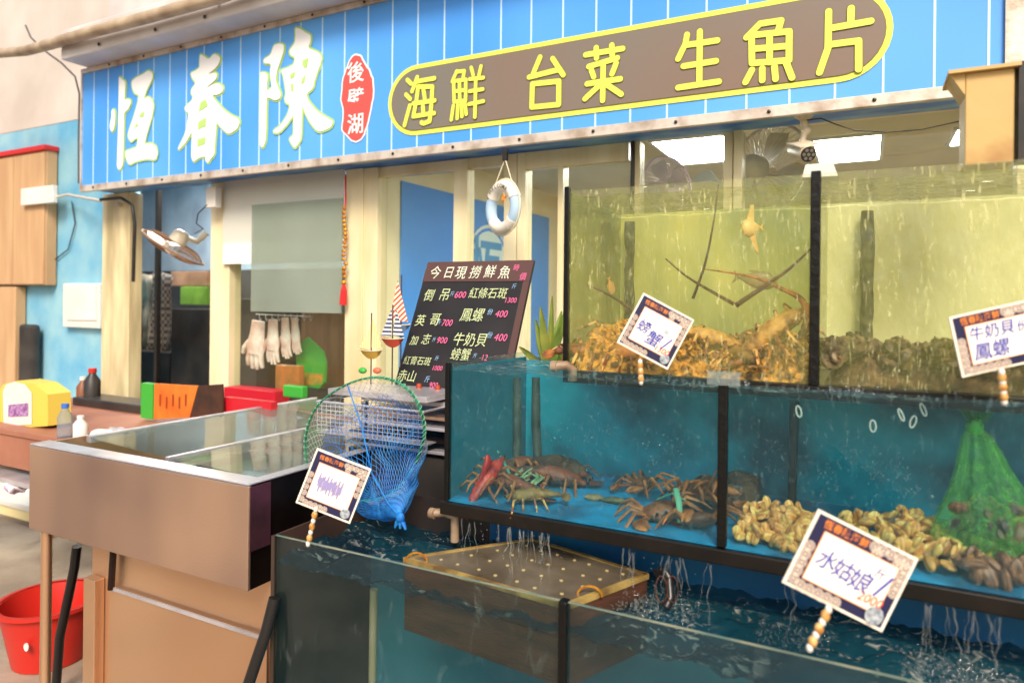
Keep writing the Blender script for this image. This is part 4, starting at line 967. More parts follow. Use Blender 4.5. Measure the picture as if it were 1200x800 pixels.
hx0, hx1 = PY(968, 400, 1.8).x, PY(1215, 400, 1.8).x
def snail_spot():
    x = random.uniform(hx0, hx1); y = random.uniform(1.81, 2.18)
    return (x, y, TZ0 + .055 + random.random() * .03)
heap(s0, snail_spot, 130, group=SG)
def clam_mesh(name, mat, L=.027):
    mb = MB()
    for s in (-1, 1):
        prof = [(math.sin(math.pi * .5 * i / 5), math.cos(math.pi * .5 * i / 5)) for i in range(6)]
        b = len(mb.v)
        for j, (r, h) in enumerate(prof):
            for k in range(10):
                a = 2 * math.pi * k / 10; rr = r * (1 + .1 * math.cos(a)) * (1.0 + .03 * (j % 2))
                mb.v.append(Vector((L * rr * math.cos(a) + L * .25 * (1 - r), L * .78 * rr * math.sin(a), s * (.0006 + L * .38 * h))))
        for j in range(5):
            for k in range(10): mb.f.append((b + j * 10 + k, b + j * 10 + (k + 1) % 10, b + (j + 1) * 10 + (k + 1) % 10, b + (j + 1) * 10 + k))
    return mb.build(name, mat, smooth=True)
m_c1 = M('pale yellow clam shell', lin(255, 210, 116), .5, col2=lin(224, 156, 70), scale=34, stretch=(1, 4, 1), lo=.42, hi=.6, bump=.3, bscale=70)
m_c2 = M('tan clam shell', lin(250, 186, 100), .5, col2=lin(200, 126, 56), scale=34, stretch=(1, 4, 1), lo=.42, hi=.6, bump=.3, bscale=70)
m_c3 = M('pinkish brown clam shell', lin(176, 118, 84), .45, col2=lin(112, 72, 54), scale=30, stretch=(1, 4, 1), lo=.42, hi=.6, bump=.3, bscale=70)
CL = [clam_mesh('clam', m_c1, .017), clam_mesh('clam', m_c2, .017)]
def clam_fn(ua, ub, ya, yb, hmax):
    x0, x1 = PY(ua, 620, 1.74).x, PY(ub, 620, 1.74).x
    def f():
        while 1:
            x = random.uniform(x0, x1); y = random.uniform(ya, yb); s = (x - x0) / (x1 - x0)
            h = hmax * (.35 + .65 * math.sin(math.pi * min(1, max(0, s))) ** .6) * (.6 + .5 * min(1, (y - 1.7) / .1))
            return (x, y, MZ0 + .016 + random.random() * h)
    return f
for k, o in enumerate(CL): tag(o, ('pale yellow clam in the heap right of the black divider post', 'tan clam in the heap right of the black divider post')[k], 'clam', 'clams heaped left of the front price card')
heap(CL, clam_fn(860, 958, 1.71, 1.9, .05), 140, group='clams heaped left of the front price card')
CL2 = [clam_mesh('clam', m_c1, .018), clam_mesh('clam', m_c2, .018)]
for k, o in enumerate(CL2): tag(o, ('pale yellow clam in the long heap left of the green net bag', 'tan clam in the long heap left of the green net bag')[k], 'clam', 'clams heaped right of the front price card')
heap(CL2, clam_fn(985, 1165, 1.72, 1.95, .055), 200, group='clams heaped right of the front price card')
CL3 = [clam_mesh('clam', m_c3, .026)]
tag(CL3[0], 'large pinkish brown clam in front of the green net bag', 'clam', 'large brown clams by the green net bag')
def cl3():
    x0, x1 = PY(1118, 650, 1.72).x, PY(1230, 650, 1.72).x
    return (random.uniform(x0, x1), random.uniform(1.715, 1.77), MZ0 + .02 + random.random() * .03)
heap(CL3, cl3, 18, group='large brown clams by the green net bag')
# net bag of snails
bagc = PY(1172, 600, 1.86); kn = PY(1143, 500, 1.85)
m_bag = glassy('green mesh bag', (.82, .97, .72, 1), film=lin(140, 236, 96), filmfac=.2, streak=.25, streakcol=lin(140, 224, 114), scale=300, stretch=(1, 1, 1), thr=.5, width=.05)
bag = thing('net_bag', 'knotted green net bag bulging with brown shells under water at the right edge', 'net bag', tuple(bagc))
mb = MB(); n = 40; rows = [(0, .010), (.06, .022), (.14, .03), (.3, .045), (.5, .07), (.7, .105), (.85, .13), (.95, .112), (1, .07)]
bz0 = MZ0 + .008
for j, (t, r) in enumerate(rows):
    cx = kn.lerp(Vector((bagc.x, bagc.y, bz0)), t)
    for i in range(n):
        a = 2 * math.pi * i / n; rr = r * (1 + (.22 * math.sin(a * 9 + t * 2) + .12 * math.sin(a * 4 + 1)) * (1.05 - t)); mb.v.append(cx + Vector((math.cos(a) * rr, math.sin(a) * rr * .75, 0)))
mb.f += [(j * n + i, j * n + (i + 1) % n, (j + 1) * n + (i + 1) % n, (j + 1) * n + i) for j in range(len(rows) - 1) for i in range(n)]
mb.build('mesh_bag', m_bag, bag, smooth=True)
MB().ball(kn, .017, .014, .02, 10).jitter(.004, 60).build('knot', M('green plastic knot', lin(88, 200, 84), .4), bag, smooth=True)
for dx, dz in ((-.034, .07), (-.012, .08), (.012, .074), (.036, .062)):
    MB().tube([kn, kn + Vector((dx * .6, .01, dz * .5)), kn + Vector((dx, .02, dz * .92))], [.012, .022, .012], 8, flat=.3).build('bag_end', m_bag, bag, smooth=True)
BG = 'brown snails inside the green net bag'
bsn = [snail_mesh(m_snail2), clam_mesh('clam', m_c3, .026)]
tag(bsn[0], 'brown snail inside the green net bag', 'sea snail', BG); tag(bsn[1], 'brown clam inside the green net bag', 'clam', BG)
def bagspot():
    a = random.uniform(0, 6.28); r = math.sqrt(random.random()) * .095; z = random.random()
    return (bagc.x + r * math.cos(a), bagc.y + r * .7 * math.sin(a), bz0 + .016 + z * .10)
heap(bsn, bagspot, 75, group=BG, smin=.9, smax=1.3)

# crabs, driftwood-like seaweed clumps and lobsters in the middle tank
m_crab = M('brown crab shell', lin(150, 92, 54), .45, col2=lin(92, 52, 34), scale=26, lo=.42, hi=.58, bump=.4, bscale=60)
m_crabl = M('orange brown crab leg', lin(190, 122, 66), .5, col2=lin(120, 64, 36), scale=30)
def crab(label, group, claw=None):
    t = thing('crab', label, 'crab', (0, 0, 0), group)
    MB().ball((0, 0, .022), .05, .038, .02, 16, 8).jitter(.004, 50).build('body', m_crab, t, smooth=True)
    for s in (-1, 1):
        for k in range(4):
            a = R(-35 + 26 * k); d = Vector((s * math.cos(a), math.sin(a), 0)); c = Vector((s * .036, .02 * math.sin(a), .02))
            MB().tube([c, c + d * .04 + Vector((0, 0, .028)), c + d * .075 + Vector((0, 0, .008)), c + d * .098 + Vector((0, 0, -.016))], [.0075, .0068, .005, .0016], 6, flat=.8).build('leg', m_crabl, t, smooth=True)
        c = Vector((s * .038, -.025, .022)); e = c + Vector((s * .035, -.03, .008)); f = e + Vector((-s * .022, -.04, 0))
        MB().tube([c, e, e.lerp(f, .3), e.lerp(f, .7), f], [.008, .010, .016, .014, .004], 8, flat=.7).build('claw', claw or m_crabl, t, smooth=True)
        MB().tube([e + Vector((-s * .008, -.008, .006)), e + Vector((-s * .026, -.02, .008)), e + Vector((-s * .034, -.04, .002))], [.006, .007, .002], 6).build('claw_finger', m_crabl, t, smooth=True)
        MB().ball((s * .012, -.038, .034), .0045, seg=6, rings=4).build('eye', m_black, t)
    return t
m_redclaw = M('red claw', lin(214, 50, 44), .4, col2=lin(160, 30, 30), scale=14)
m_gband = M('green strap', lin(96, 168, 132), .5)
GC = 'crabs on the blue floor of the middle tank'
c1_ = crab('brown crab lying on its side against the divider, bright red claws', GC, m_redclaw)
c1_.location = PY(822, 618, 1.76); c1_.rotation_euler = (R(30), R(10), R(200)); c1_.scale = (.9,) * 3
c2_ = crab('brown crab with legs spread in front of the heap on the bright blue floor', GC)
c2_.location = PY(775, 606, 1.8); c2_.rotation_euler = (R(12), R(-14), R(24))
for (u, v, y, rt, sc, lb) in ((798, 590, 1.9, (20, 20, 120), 1.05, 'brown crab on top of the heap behind the green strap'), (840, 600, 1.92, (-10, 30, 60), 1, 'brown crab wedged behind the red clawed crab'),
                              (756, 588, 2.0, (14, -10, -40), .9, 'brown crab farthest back at the left of the right hand heap')):
    o = copy_tree(c2_, PY(u, v, y), tuple(R(q) for q in rt), sc, lb, GC); o.location.z = max(o.location.z, MZ0 + .02)
o = MB().tube([PY(792, 572, 1.8), PY(796, 590, 1.77), PY(797, 612, 1.75)], [.007, .008, .006], 6, flat=.4).build('strap', m_gband, smooth=True); tag(o, 'pale green strap lying over the crabs on the right hand heap', 'strap')
o = MB().tube([PY(770, 585, 1.8), PY(788, 578, 1.79), PY(806, 588, 1.8)], [.005, .006, .004], 6, flat=.5).build('strap', m_gband, smooth=True); tag(o, 'short green strap crossing the top of the right hand crab heap', 'strap')
LM = 'lobsters in the left corner of the middle tank'
m_rb = M('red brown shell', lin(140, 74, 48), .5, col2=lin(84, 52, 36), scale=26, lo=.42, hi=.58, bump=.5, bscale=80)
l1 = lobster('red brown lobster at the front of the left heap in the middle tank', mat=m_rb, mleg=m_crabl, group=LM, ant=False)
l1.location = PY(600, 580, 1.8); l1.rotation_euler = (R(10), 0, R(170))
m_redl = M('vivid red shell', lin(206, 56, 40), .4, col2=lin(130, 34, 28), scale=20, lo=.42, hi=.6, bump=.4, bscale=60)
l2 = lobster('vivid red lobster raised on end in the left corner of the middle tank', mat=m_redl, mleg=m_crabl, group=LM, ant=False)
l2.location = PY(572, 570, 1.78); l2.rotation_euler = (R(10), R(-38), R(75)); l2.scale = (.85,) * 3
l3 = lobster('ochre lobster with curled legs between the red lobster and the soft coral', mat=m_lob3, mleg=m_legs, group=LM, ant=False)
l3.location = PY(626, 584, 1.76); l3.location.z = MZ0 + .01; l3.rotation_euler = (R(-16), R(6), R(205)); l3.scale = (.72,) * 3
for (u, v, y, rt, sc, lb) in ((640, 572, 1.95, (0, 10, 20), 1.1, 'red brown lobster at the right side of the left heap'),
                              (620, 560, 2.05, (14, -5, 240), 1, 'red brown lobster at the back of the left heap'), (585, 566, 2.0, (5, 10, 100), .9, 'red brown lobster behind the bright red claw'), (665, 575, 2.06, (0, 0, 160), .95, 'red brown lobster lying flat, nearest the two floor slugs')):
    o = copy_tree(l1, PY(u, v, y), tuple(R(q) for q in rt), sc, lb, LM); o.location.z = max(o.location.z, MZ0 + .004)
o = MB().tube([PY(558, 588, 1.75), PY(562, 572, 1.75), PY(566, 556, 1.75), PY(573, 540, 1.76), PY(571, 533, 1.76)], [.007, .016, .012, .019, .006], 9, flat=.6).jitter(.004, 40).build('lobster_claw', m_redclaw, smooth=True)
tag(o, 'bright red lobster claw standing up in the left corner of the middle tank', 'claw')
rocks = M('brown coral rock', lin(112, 84, 58), .9, col2=lin(66, 46, 34), scale=14, bump=.8, bscale=40)
for (u, v, y, rx, rz, lb) in ((650, 566, 2.05, .11, .05, 'brown rough rock at the back of the left heap'), (590, 576, 1.95, .09, .04, 'brown rough rock under the lobsters in the left corner'), (836, 596, 2.02, .09, .05, 'brown rough rock behind the crabs by the divider'), (870, 560, 2.1, .05, .06, 'dark rough rock just right of the divider behind the clams')):
    p = PY(u, v, y); o = MB().ball((p.x, y, MZ0 + rz * .5), rx, .06, rz, 18, 10).jitter(.022, 22).build('rock', rocks, smooth=True); tag(o, lb, 'rock', 'rocks in the middle tank')
m_seag = M('pale green soft coral', lin(150, 190, 140), .6)
cr = thing('soft_coral', 'pale green curly soft coral between the lobsters, left of the pipes', 'coral', tuple(PY(615, 575, 1.82)))
for k in range(16):
    p = PY(615 + random.uniform(-14, 14), 575, 1.82); h = random.uniform(.03, .07); a = random.uniform(0, 6)
    MB().tube([p + Vector((.02 * math.sin(a + t * 5) * t, .02 * math.cos(a + t * 4) * t, h * t)) for t in [i / 7 for i in range(8)]], [.0035 - .0003 * i for i in range(8)], 5).build('frond', m_seag, cr, smooth=True)
for pts, lb in (([(583, 528), (590, 540), (598, 556)], 'teal blade of weed rising behind the soft coral'), ([(525, 508), (530, 520), (534, 532)], 'pale blade of weed at the left end of the middle tank'), ([(840, 550), (832, 566), (822, 584)], 'brown stick leaning against the divider above the crabs')):
    o = MB().tube([PY(u, v, 1.85) for u, v in pts], [.004, .007, .005], 6, flat=.5).build('weed_blade', M('weed ' + lb[:4], lin(96, 170, 150) if 'brown' not in lb else lin(130, 92, 60), .6), smooth=True); tag(o, lb, 'weed')
for u, v, L, lb in ((720, 584, .055, 'dark mottled sea slug lying on the blue floor between the heaps'), (694, 594, .03, 'small tan sea slug on the blue floor in front of the darker one')):
    p = PY(u, v, 1.88); p.z = MZ0 + .008; o = MB().tube([p + Vector((L * (s - .5) * 1.6, .02 * s, 0)) for s in (0, .25, .5, .75, 1)], [.004, .011, .013, .011, .004], 8, flat=.8).jitter(.003, 80).build('sea_slug', M('slug ' + str(u), lin(70, 76, 50) if u == 720 else lin(160, 130, 84), .6, col2=lin(120, 110, 70), scale=60), smooth=True); tag(o, lb, 'sea slug')

# ================================================================ STEEL DISPLAY SINK, LEFT FOREGROUND
SY = 1.48
SXL, SXR = PY(34, 560, SY).x, PY(291, 620, SY).x
SZT = (PY(34, 519, SY).z + PY(291, 572, SY).z) / 2; SZB = (PY(34, 618, SY).z + PY(291, 695, SY).z) / 2
SYB = 2.62
sk = thing('display_counter', 'long brushed steel display counter with glass top, tube leg and lower cabinet, left foreground', 'counter', (SXL, SY, 0))
MB().box(SXL, SXR, SY, SY + .012, SZB, SZT).build('front_panel', m_steel, sk, bevel=.004)
MB().box(SXL + .001, SXR - .001, SY + .001, SY + .075, SZT + .0005, SZT + .006).build('rim', m_steelb, sk, bevel=.002)
MB().box(SXR - .045, SXR, SY + .076, SYB, SZT + .0005, SZT + .006).build('rim', m_steelb, sk, bevel=.002)
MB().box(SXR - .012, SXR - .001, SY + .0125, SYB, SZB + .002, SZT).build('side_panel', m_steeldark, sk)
MB().box(SXR - .0008, SXR + .003, SY + .005, SY + .085, SZB + .12, SZT - .004).build('reflection_strip', M('magenta reflection', lin(104, 60, 78), .4, .4, col2=lin(60, 40, 46), scale=6), sk)  # pinkish reflection on the dark side, painted as a thin strip
MB().box(SXL, SXL + .012, SY + .0125, SYB + .4, SZB + .002, SZT).build('side_panel', m_steelwarm, sk)
MB().box(SXL + .0125, SXR - .0125, SY + .0125, SYB, SZT - .2, SZT - .19).build('tray', m_steelb, sk)
MB().box(SXL + .0125, SXR - .0125, SYB - .012, SYB, SZT - .18, SZT - .002).build('back_panel', m_steelwarm, sk)
# sloping glass lid with steel rails running away from the viewer
rl = [(PY(101, 510, 1.68), PZ(367, 465, SZT + .02)), (PZ(193, 535, SZT - .02), PZ(358, 500, SZT - .015)), (PZ(225, 545, SZT - .035), PZ(362, 512, SZT - .03))]
for i, (a, b) in enumerate(rl):
    a = Vector((a.x, a.y, a.z)); b = Vector((b.x, b.y, b.z))
    MB().prism([a, a + Vector((.03 - .008 * i, 0, 0)), a + Vector((.03 - .008 * i, 0, -.028)), a + Vector((0, 0, -.028))], b - a).build('rail', m_steelb if i != 2 else m_steeldark, sk, bevel=.002)
ga, gb = rl[0]; gc, gd = rl[1]
MB().prism([ga + Vector((.03, 0, -.01)), gb + Vector((.03, 0, -.01)), Vector((gd.x, gb.y - .02, gd.z - .01)), Vector((gc.x, ga.y, gc.z - .01))], (0, 0, .005)).build('glass_lid', glassy('counter glass', (.86, .93, .9, 1), film=lin(180, 190, 180), filmfac=.18, ior=1.6), sk)
MB().prism([Vector((gc.x + .03, ga.y, SZT - .03)), Vector((gd.x + .03, SYB - .03, SZT - .02)), Vector((SXR - .05, SYB - .03, SZT - .012)), Vector((SXR - .05, ga.y - .1, SZT - .012))], (0, 0, .005)).build('glass_lid', bpy.data.materials['counter glass'], sk)
# lower cabinet
lcx = PY(108, 700, SY + .1).x
MB().box(lcx, SXR - .01, SY + .10, SY + .112, .04, SZB - .002).build('cabinet_panel', m_steelwarm, sk)
MB().box(lcx + .12, SXR - .012, SY + .088, SY + .0985, .06, SZB - .19).build('cabinet_door', m_steelwarm, sk, bevel=.002)
MB().box(lcx + .13, SXR - .012, SY + .08, SY + .0875, SZB - .188, SZB - .176).build('seam', m_steelb, sk)
MB().box(lcx + .01, lcx + .08, SY + .06, SY + .0985, .05, SZB - .16).build('cabinet_post', m_steelwarm, sk, bevel=.003)
MB().box(SXL + .02, SXR - .02, SY + .14, SYB, .04, .08).build('bottom_shelf', m_steelwarm, sk)
MB().box(SXL + .2, SXR - .014, SYB - .02, SYB - .012, .08, SZT - .21).build('cabinet_panel', m_steelwarm, sk)
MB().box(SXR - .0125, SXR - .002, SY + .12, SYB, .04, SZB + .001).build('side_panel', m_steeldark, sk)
lg = PY(54, 700, SY + .04)
for yy in (SY + .04, SYB - .04):
    MB().tube([(lg.x, yy, .0), (lg.x, yy, SZB - .001)], .019, 12).build('leg', m_steelwarm, sk, smooth=True)
MB().tube([PY(133, 640, 1.56), PY(130, 690, 1.56)], .012, 8).build('cabinet_handle', m_steeldark, sk)
# produce bundles blurred in the counter
m_lg = M('leafy green', lin(110, 160, 70), .7, col2=lin(70, 120, 50), scale=30, bump=.5, bscale=60)
for u, v, mt_, lb in ((275, 545, m_lg, 'leafy green bunch lying under the counter glass'), (330, 520, M('orange bundle', lin(200, 120, 70), .7, col2=lin(160, 80, 50), scale=20), 'orange bundle lying under the counter glass'), (240, 548, M('pale bundle', lin(196, 196, 170), .7), 'pale bundle at the front left under the counter glass')):
    p = PZ(u, v, SZT - .15); o = MB().ball(p, .12, .16, .035, 16, 8).jitter(.03, 14).build('food_bundle', mt_, smooth=True); tag(o, lb, 'food')
# hoses
m_hose = M('black hose', (.012, .010, .010, 1), .3)
o = MB().tube([PY(90, 640, 1.66), PY(87, 665, 1.66), PY(80, 700, 1.66), PY(70, 745, 1.68), PY(66, 800, 1.7), PY(66, 860, 1.7)], .018, 10).build('hose', m_hose, smooth=True); tag(o, 'black hose hanging behind the steel tube leg over the red bucket', 'hose')
o = MB().tube([PY(322, 700, 1.44), PY(312, 740, 1.42), PY(300, 775, 1.40), PY(285, 820, 1.38), PY(260, 900, 1.36)], .017, 10).build('hose', m_hose, smooth=True); tag(o, 'black hose running down between the steel cabinet and the front tank', 'hose')
# red bucket on the ground
bc = PY(60, 700, 1.86); b0 = Vector((bc.x, 1.86, 0)); bh = PY(58, 700, 1.86).z
bk = thing('bucket', 'red plastic bucket on the ground behind the steel leg, bottom left', 'bucket', tuple(b0))
br_ = abs(PY(104, 700, 1.86).x - PY(12, 700, 1.86).x) / 2 * .66
MB().lathe([(.001, .004), (br_ * .72, .004), (br_ * .98, bh), (br_ * .94, bh), (br_ * .68, .012), (.001, .012)], b0, 'z', 28).build('shell', m_gloss_red, bk, smooth=True)
MB().lathe([(br_ * .97, bh - .012), (br_ * 1.07, bh - .012), (br_ * 1.07, bh + .004), (br_ * .97, bh + .004)], b0, 'z', 28).build('rim', m_gloss_red, bk, smooth=True)
MB().lathe([(.018, 0), (.018, .004), (.001, .004)], (b0.x + .12, b0.y - br_ * .8, bh * .55), 'y', 12).build('sticker', m_white, bk)
# pale rusty chest and side table further left
m_chest = M('cream chest enamel', lin(232, 214, 160), .5, col2=lin(168, 104, 50), scale=5, lo=.6, hi=.72)
ch = thing('chest_freezer', 'cream chest freezer with rust along its bottom edge behind the counter, left edge', 'freezer', (PY(30, 640, 2.9).x, 2.9, 0))
cz1, cz0 = PY(30, 598, 2.9).z, PY(30, 690, 2.9).z
MB().box(PY(-120, 640, 2.9).x, PY(112, 640, 2.9).x, 2.9, 3.5, cz0, cz1).build('body', m_chest, ch, bevel=.01)
MB().box(PY(-120, 640, 2.89).x - .01, PY(112, 640, 2.89).x + .01, 2.88, 3.52, cz1 + .002, cz1 + .05).build('lid', m_plastic, ch, bevel=.008)
MB().box(PY(-120, 640, 2.95).x, PY(105, 640, 2.95).x, 2.95, 3.45, 0, cz0 - .002).build('plinth', m_black, ch)
sy0 = 2.0
tz = PY(60, 512, sy0).z
st = thing('side_table', 'brown topped side table crowded with goods left of the steel counter', 'table', (PY(10, 512, sy0).x, sy0, 0))
MB().box(PY(-120, 512, sy0).x, SXL - .02, sy0, 2.86, tz - .03, tz).build('tabletop', M('terracotta laminate', lin(176, 118, 92), .6, col2=lin(150, 96, 76), scale=3), st, bevel=.003)
MB().box(PY(-120, 512, sy0).x, SXL - .03, sy0 + .01, sy0 + .02, tz - .2, tz - .031).build('apron', bpy.data.materials['terracotta laminate'], st)
MB().box(PY(-120, 512, sy0).x, SXL - .03, sy0 - .06, 2.8, tz - .26, tz - .235).build('shelf', m_steelb, st)
for x in (SXL - .06, PY(-100, 512, sy0).x):
    for y in (sy0 + .05, 2.8): MB().box(x - .02, x + .02, y - .02, y + .02, 0, tz - .031).build('leg', m_steelwarm, st)
m_yb = M('yellow box print', lin(222, 198, 84), .5)
yx = thing('snack_box', 'yellow and white carton with purple print on the side table, left edge', 'box', tuple(PY(28, 505, sy0 + .1)))
yp = YP(sy0 + .1)
pts = [yp.uv(*q) for q in ((-4, 503), (56, 499), (56, 462), (40, 450), (20, 446), (4, 450), (-4, 462))]
sheet(yp, pts, 0, m_yb, yx, 'carton', .12)
sheet(yp, [yp.uv(*q) for q in ((5, 499), (38, 497), (38, 460), (30, 450), (18, 447), (8, 450), (4, 458))], .003, m_white, yx, 'label_panel')
sheet(yp, [yp.uv(*q) for q in ((11, 488), (34, 487), (34, 472), (11, 474))], .006, M('purple print', lin(120, 60, 130), .6, col2=lin(190, 150, 196), scale=60), yx, 'print')
def bottle(label, u, v, y, r, h, mat, capmat):
    p = PZ(u, v, tz) if y is None else PY(u, v, y); t = thing('bottle', label, 'bottle', tuple(p))
    MB().lathe([(.001, 0), (r, 0), (r, h * .62), (r * .45, h * .82), (r * .42, h * .9), (.001, h * .9)], p, 'z', 14).build('body', mat, t, smooth=True)
    MB().lathe([(r * .5, h * .87), (r * .5, h), (.001, h)], p, 'z', 12).build('cap', capmat, t, smooth=True)
m_bcap = M('blue cap', lin(60, 110, 200), .4)
bottle('clear bottle with blue cap on the side table, in front of the black pot', 76, 512, None, .035, .17, glassy('clear plastic', (.85, .9, .95, 1), film=lin(190, 200, 210), filmfac=.3), m_bcap)
bottle('white jar with pale cap on the side table beside the blue capped bottle', 94, 512, None, .033, .11, m_plastic, m_white)
bottle('dark sauce bottle standing on the black shelf near the column foot', 108, 470, 2.75, .05, .22, m_kblack, m_gloss_red)
bottle('amber sauce bottle on the black shelf near the column foot', 97, 472, 2.8, .04, .18, M('amber glass', lin(130, 80, 50), .3), m_white)
bx('black_pot', 'black rectangular pan on the shelf at the foot of the stained column', 'pan', 84, 166, 470, 498, 2.66, .2, m_kblack, .01)
for i, (u, v, rx, lb) in enumerate(((118, 510, .07, 'crumpled clear bag on the back edge of the side table'), (140, 505, .06, 'crumpled grey cloth on the counter corner by the orange book'), (20, 570, .07, 'crumpled purple and white wrapper on the lower shelf of the side table'))):
    p = PZ(u, v, tz + .02) if i < 2 else PY(u, v, sy0 - .02)
    o = MB().ball(p, rx, .05, .022, 16, 10).jitter(.03, 24).build('wrapper', (m_plastic, M('grey cloth', lin(170, 170, 176), .8), M('lilac wrapper', lin(190, 150, 190), .5, col2=lin(240, 236, 236), scale=20))[i], smooth=True); tag(o, lb, 'wrapper')
# menu folders standing behind the counter
mf = thing('menu_folder', 'orange and dark brown menu folder standing open beyond the counter glass', 'menu', tuple(PY(215, 490, 2.5)))
mp_ = YP(2.5)
m_orange = M('orange print card', lin(206, 96, 28), .6, col2=lin(226, 130, 44), scale=6)
sheet(mp_, [mp_.uv(*q) for q in ((180, 491), (222, 489), (232, 452), (181, 449))], 0, m_orange, mf, 'cover', .012)
sheet(mp_, [mp_.uv(*q) for q in ((222.5, 489), (261, 487), (260, 450), (232.5, 452))], 0, M('dark brown print card', lin(50, 32, 24), .6, col2=lin(78, 46, 30), scale=12), mf, 'cover', .012)
for i in range(5):
    a, b = mp_.uv(188 + i * 7.5, 466 + (i % 2) * 3); sheet(mp_, [(a - .006, b - .045), (a + .006, b - .045), (a + .008, b + .02), (a - .005, b + .02)], .003, M('rust ink', lin(150, 56, 22), .6) if i == 0 else bpy.data.materials['rust ink'], mf, 'print_bar')
o = MB().box(PY(165, 480, 2.52).x, PY(179, 480, 2.52).x, 2.52, 2.56, PY(170, 490, 2.52).z, PY(170, 449, 2.52).z).build('green_folder', m_gb); tag(o, 'green folder edge standing left of the orange menu', 'folder')
o = MB().box(PY(262, 480, 2.53).x, PY(318, 480, 2.53).x, 2.53, 2.57, PY(290, 489, 2.53).z, PY(290, 468, 2.53).z).build('red_tray', M('bright red tray', lin(200, 30, 44), .4)); tag(o, 'flat bright red tray edge behind the counter, right of the dark menu', 'tray')

# ================================================================ STEEL BENCH WITH TRAYS BETWEEN COUNTER AND TANKS
cn = thing('steel_bench', 'steel bench with trays and dark front between the counter and the middle tank', 'bench', (-1.4, 2.2, 0))
BZ = PY(480, 461, 2.27).z
BXL, BXR = SXR - .12, MXL - .02
MB().box(BXL, BXR, 2.14, 3.0, BZ - .02, BZ).build('top', m_steelb, cn, bevel=.003)
for k, (dz, m_) in enumerate(((.05, m_steelwarm), (.085, m_steelb), (.125, m_steeldark), (.16, m_steelb))):
    MB().box(BXL + .01, BXR - .004, 2.10 - k * .02, 2.9, BZ - dz - .012, BZ - dz).build('shelf', m_, cn, bevel=.002)
MB().box(BXL + .01, BXR - .01, 2.06, 2.9, .05, BZ - .19).build('cabinet', m_kblack, cn)
for x in (BXL + .02, BXR - .03): MB().box(x, x + .02, 2.12, 2.14, BZ - .2, BZ - .021).build('leg', m_steelb, cn)
# wire basket
wb = thing('wire_basket', 'square wire mesh basket on the bench behind the blue net', 'basket', tuple(PY(425, 500, 2.0)))
w0, w1 = PY(372, 470, 1.98), PY(496, 522, 1.98)
for y in (1.98, 2.3):
    g = MB(); nx, nz = 22, 8
    for i in range(nx + 1):
        x = w0.x + (w1.x - w0.x) * i / nx; g.tube([(x, y, w1.z), (x, y, w0.z)], .0014, 4)
    for k in range(nz + 1):
        z = w1.z + (w0.z - w1.z) * k / nz; g.tube([(w0.x, y, z), (w1.x, y, z)], .0014, 4)
    o = g.build('wire_grid', m_steelb, wb); o['kind'] = 'stuff'
MB().tube([(w0.x, 1.98, w0.z), (w1.x, 1.98, w0.z), (w1.x, 2.3, w0.z), (w0.x, 2.3, w0.z)], .005, 6, closed=True).build('rim', m_steelb, wb)
MB().box(w0.x, w1.x, 1.99, 2.3, w1.z - .004, w1.z).build('base', m_steelb, wb)
o = MB().box(PY(384, 470, 2.02).x, PY(500, 470, 2.02).x, 2.02, 2.26, PY(430, 466, 2.02).z, PY(430, 459, 2.02).z).build('steel_tray', m_steelb, bevel=.002); tag(o, 'flat perforated steel tray lying across the wire basket', 'tray')

# ================================================================ CHALKBOARD
bp_top, bp_bot = PY(502, 307.5, 2.5), PY(462.5, 449, 2.27)
CBx0 = (bp_top.x + bp_bot.x) / 2; CBx1 = PY(626, 306, 2.5).x
eyv = Vector((0, 2.5 - 2.27, bp_top.z - bp_bot.z)); CB = Plane((CBx0, 2.27, bp_bot.z), (1, 0, 0), eyv)
Hb = eyv.length; Wb = CBx1 - CBx0
cb_ = thing('chalkboard', 'black chalkboard menu with hand written fish names and prices, leaning beside the door', 'chalkboard', tuple(CB.o))
m_chk = M('chalkboard black', lin(16, 13, 15), .6, col2=lin(34, 29, 30), scale=5)
sheet(CB, [(0, -.04), (Wb, -.04), (Wb, Hb), (0, Hb)], 0, m_chk, cb_, 'board', .012)
hb = CB.uv(560, 330)[1]
sheet(CB, [(0, hb), (Wb, hb), (Wb, Hb), (0, Hb)], .003, M('brown header board', lin(84, 56, 50), .5), cb_, 'header')
sheet(CB, [(Wb - .028, -.04), (Wb, -.04), (Wb, hb - .001), (Wb - .028, hb - .001)], .003, bpy.data.materials['brown header board'], cb_, 'frame_bar')
m_ck = M('chalk cream', lin(236, 240, 214), .8); m_cg = M('chalk green', lin(206, 218, 164), .8); m_cp = M('chalk pink', lin(240, 110, 160), .8); m_cblue = M('chalk blue', lin(150, 190, 230), .8)
def chalk(u, v, s, px, mat, bold=-.004, ang=0, wx=.86):
    a, b = CB.uv(u, v); return put_text(CB, a, b, s, px * 3.0 / 800 * .96, mat, .0062, cb_, 'chalk_writing', bold=bold, shear=.12, ang=ang, wob=.03, wx=wx)
cx = lambda x: 460 + x / 4.444; cy = lambda y: 290 + y / 4.444
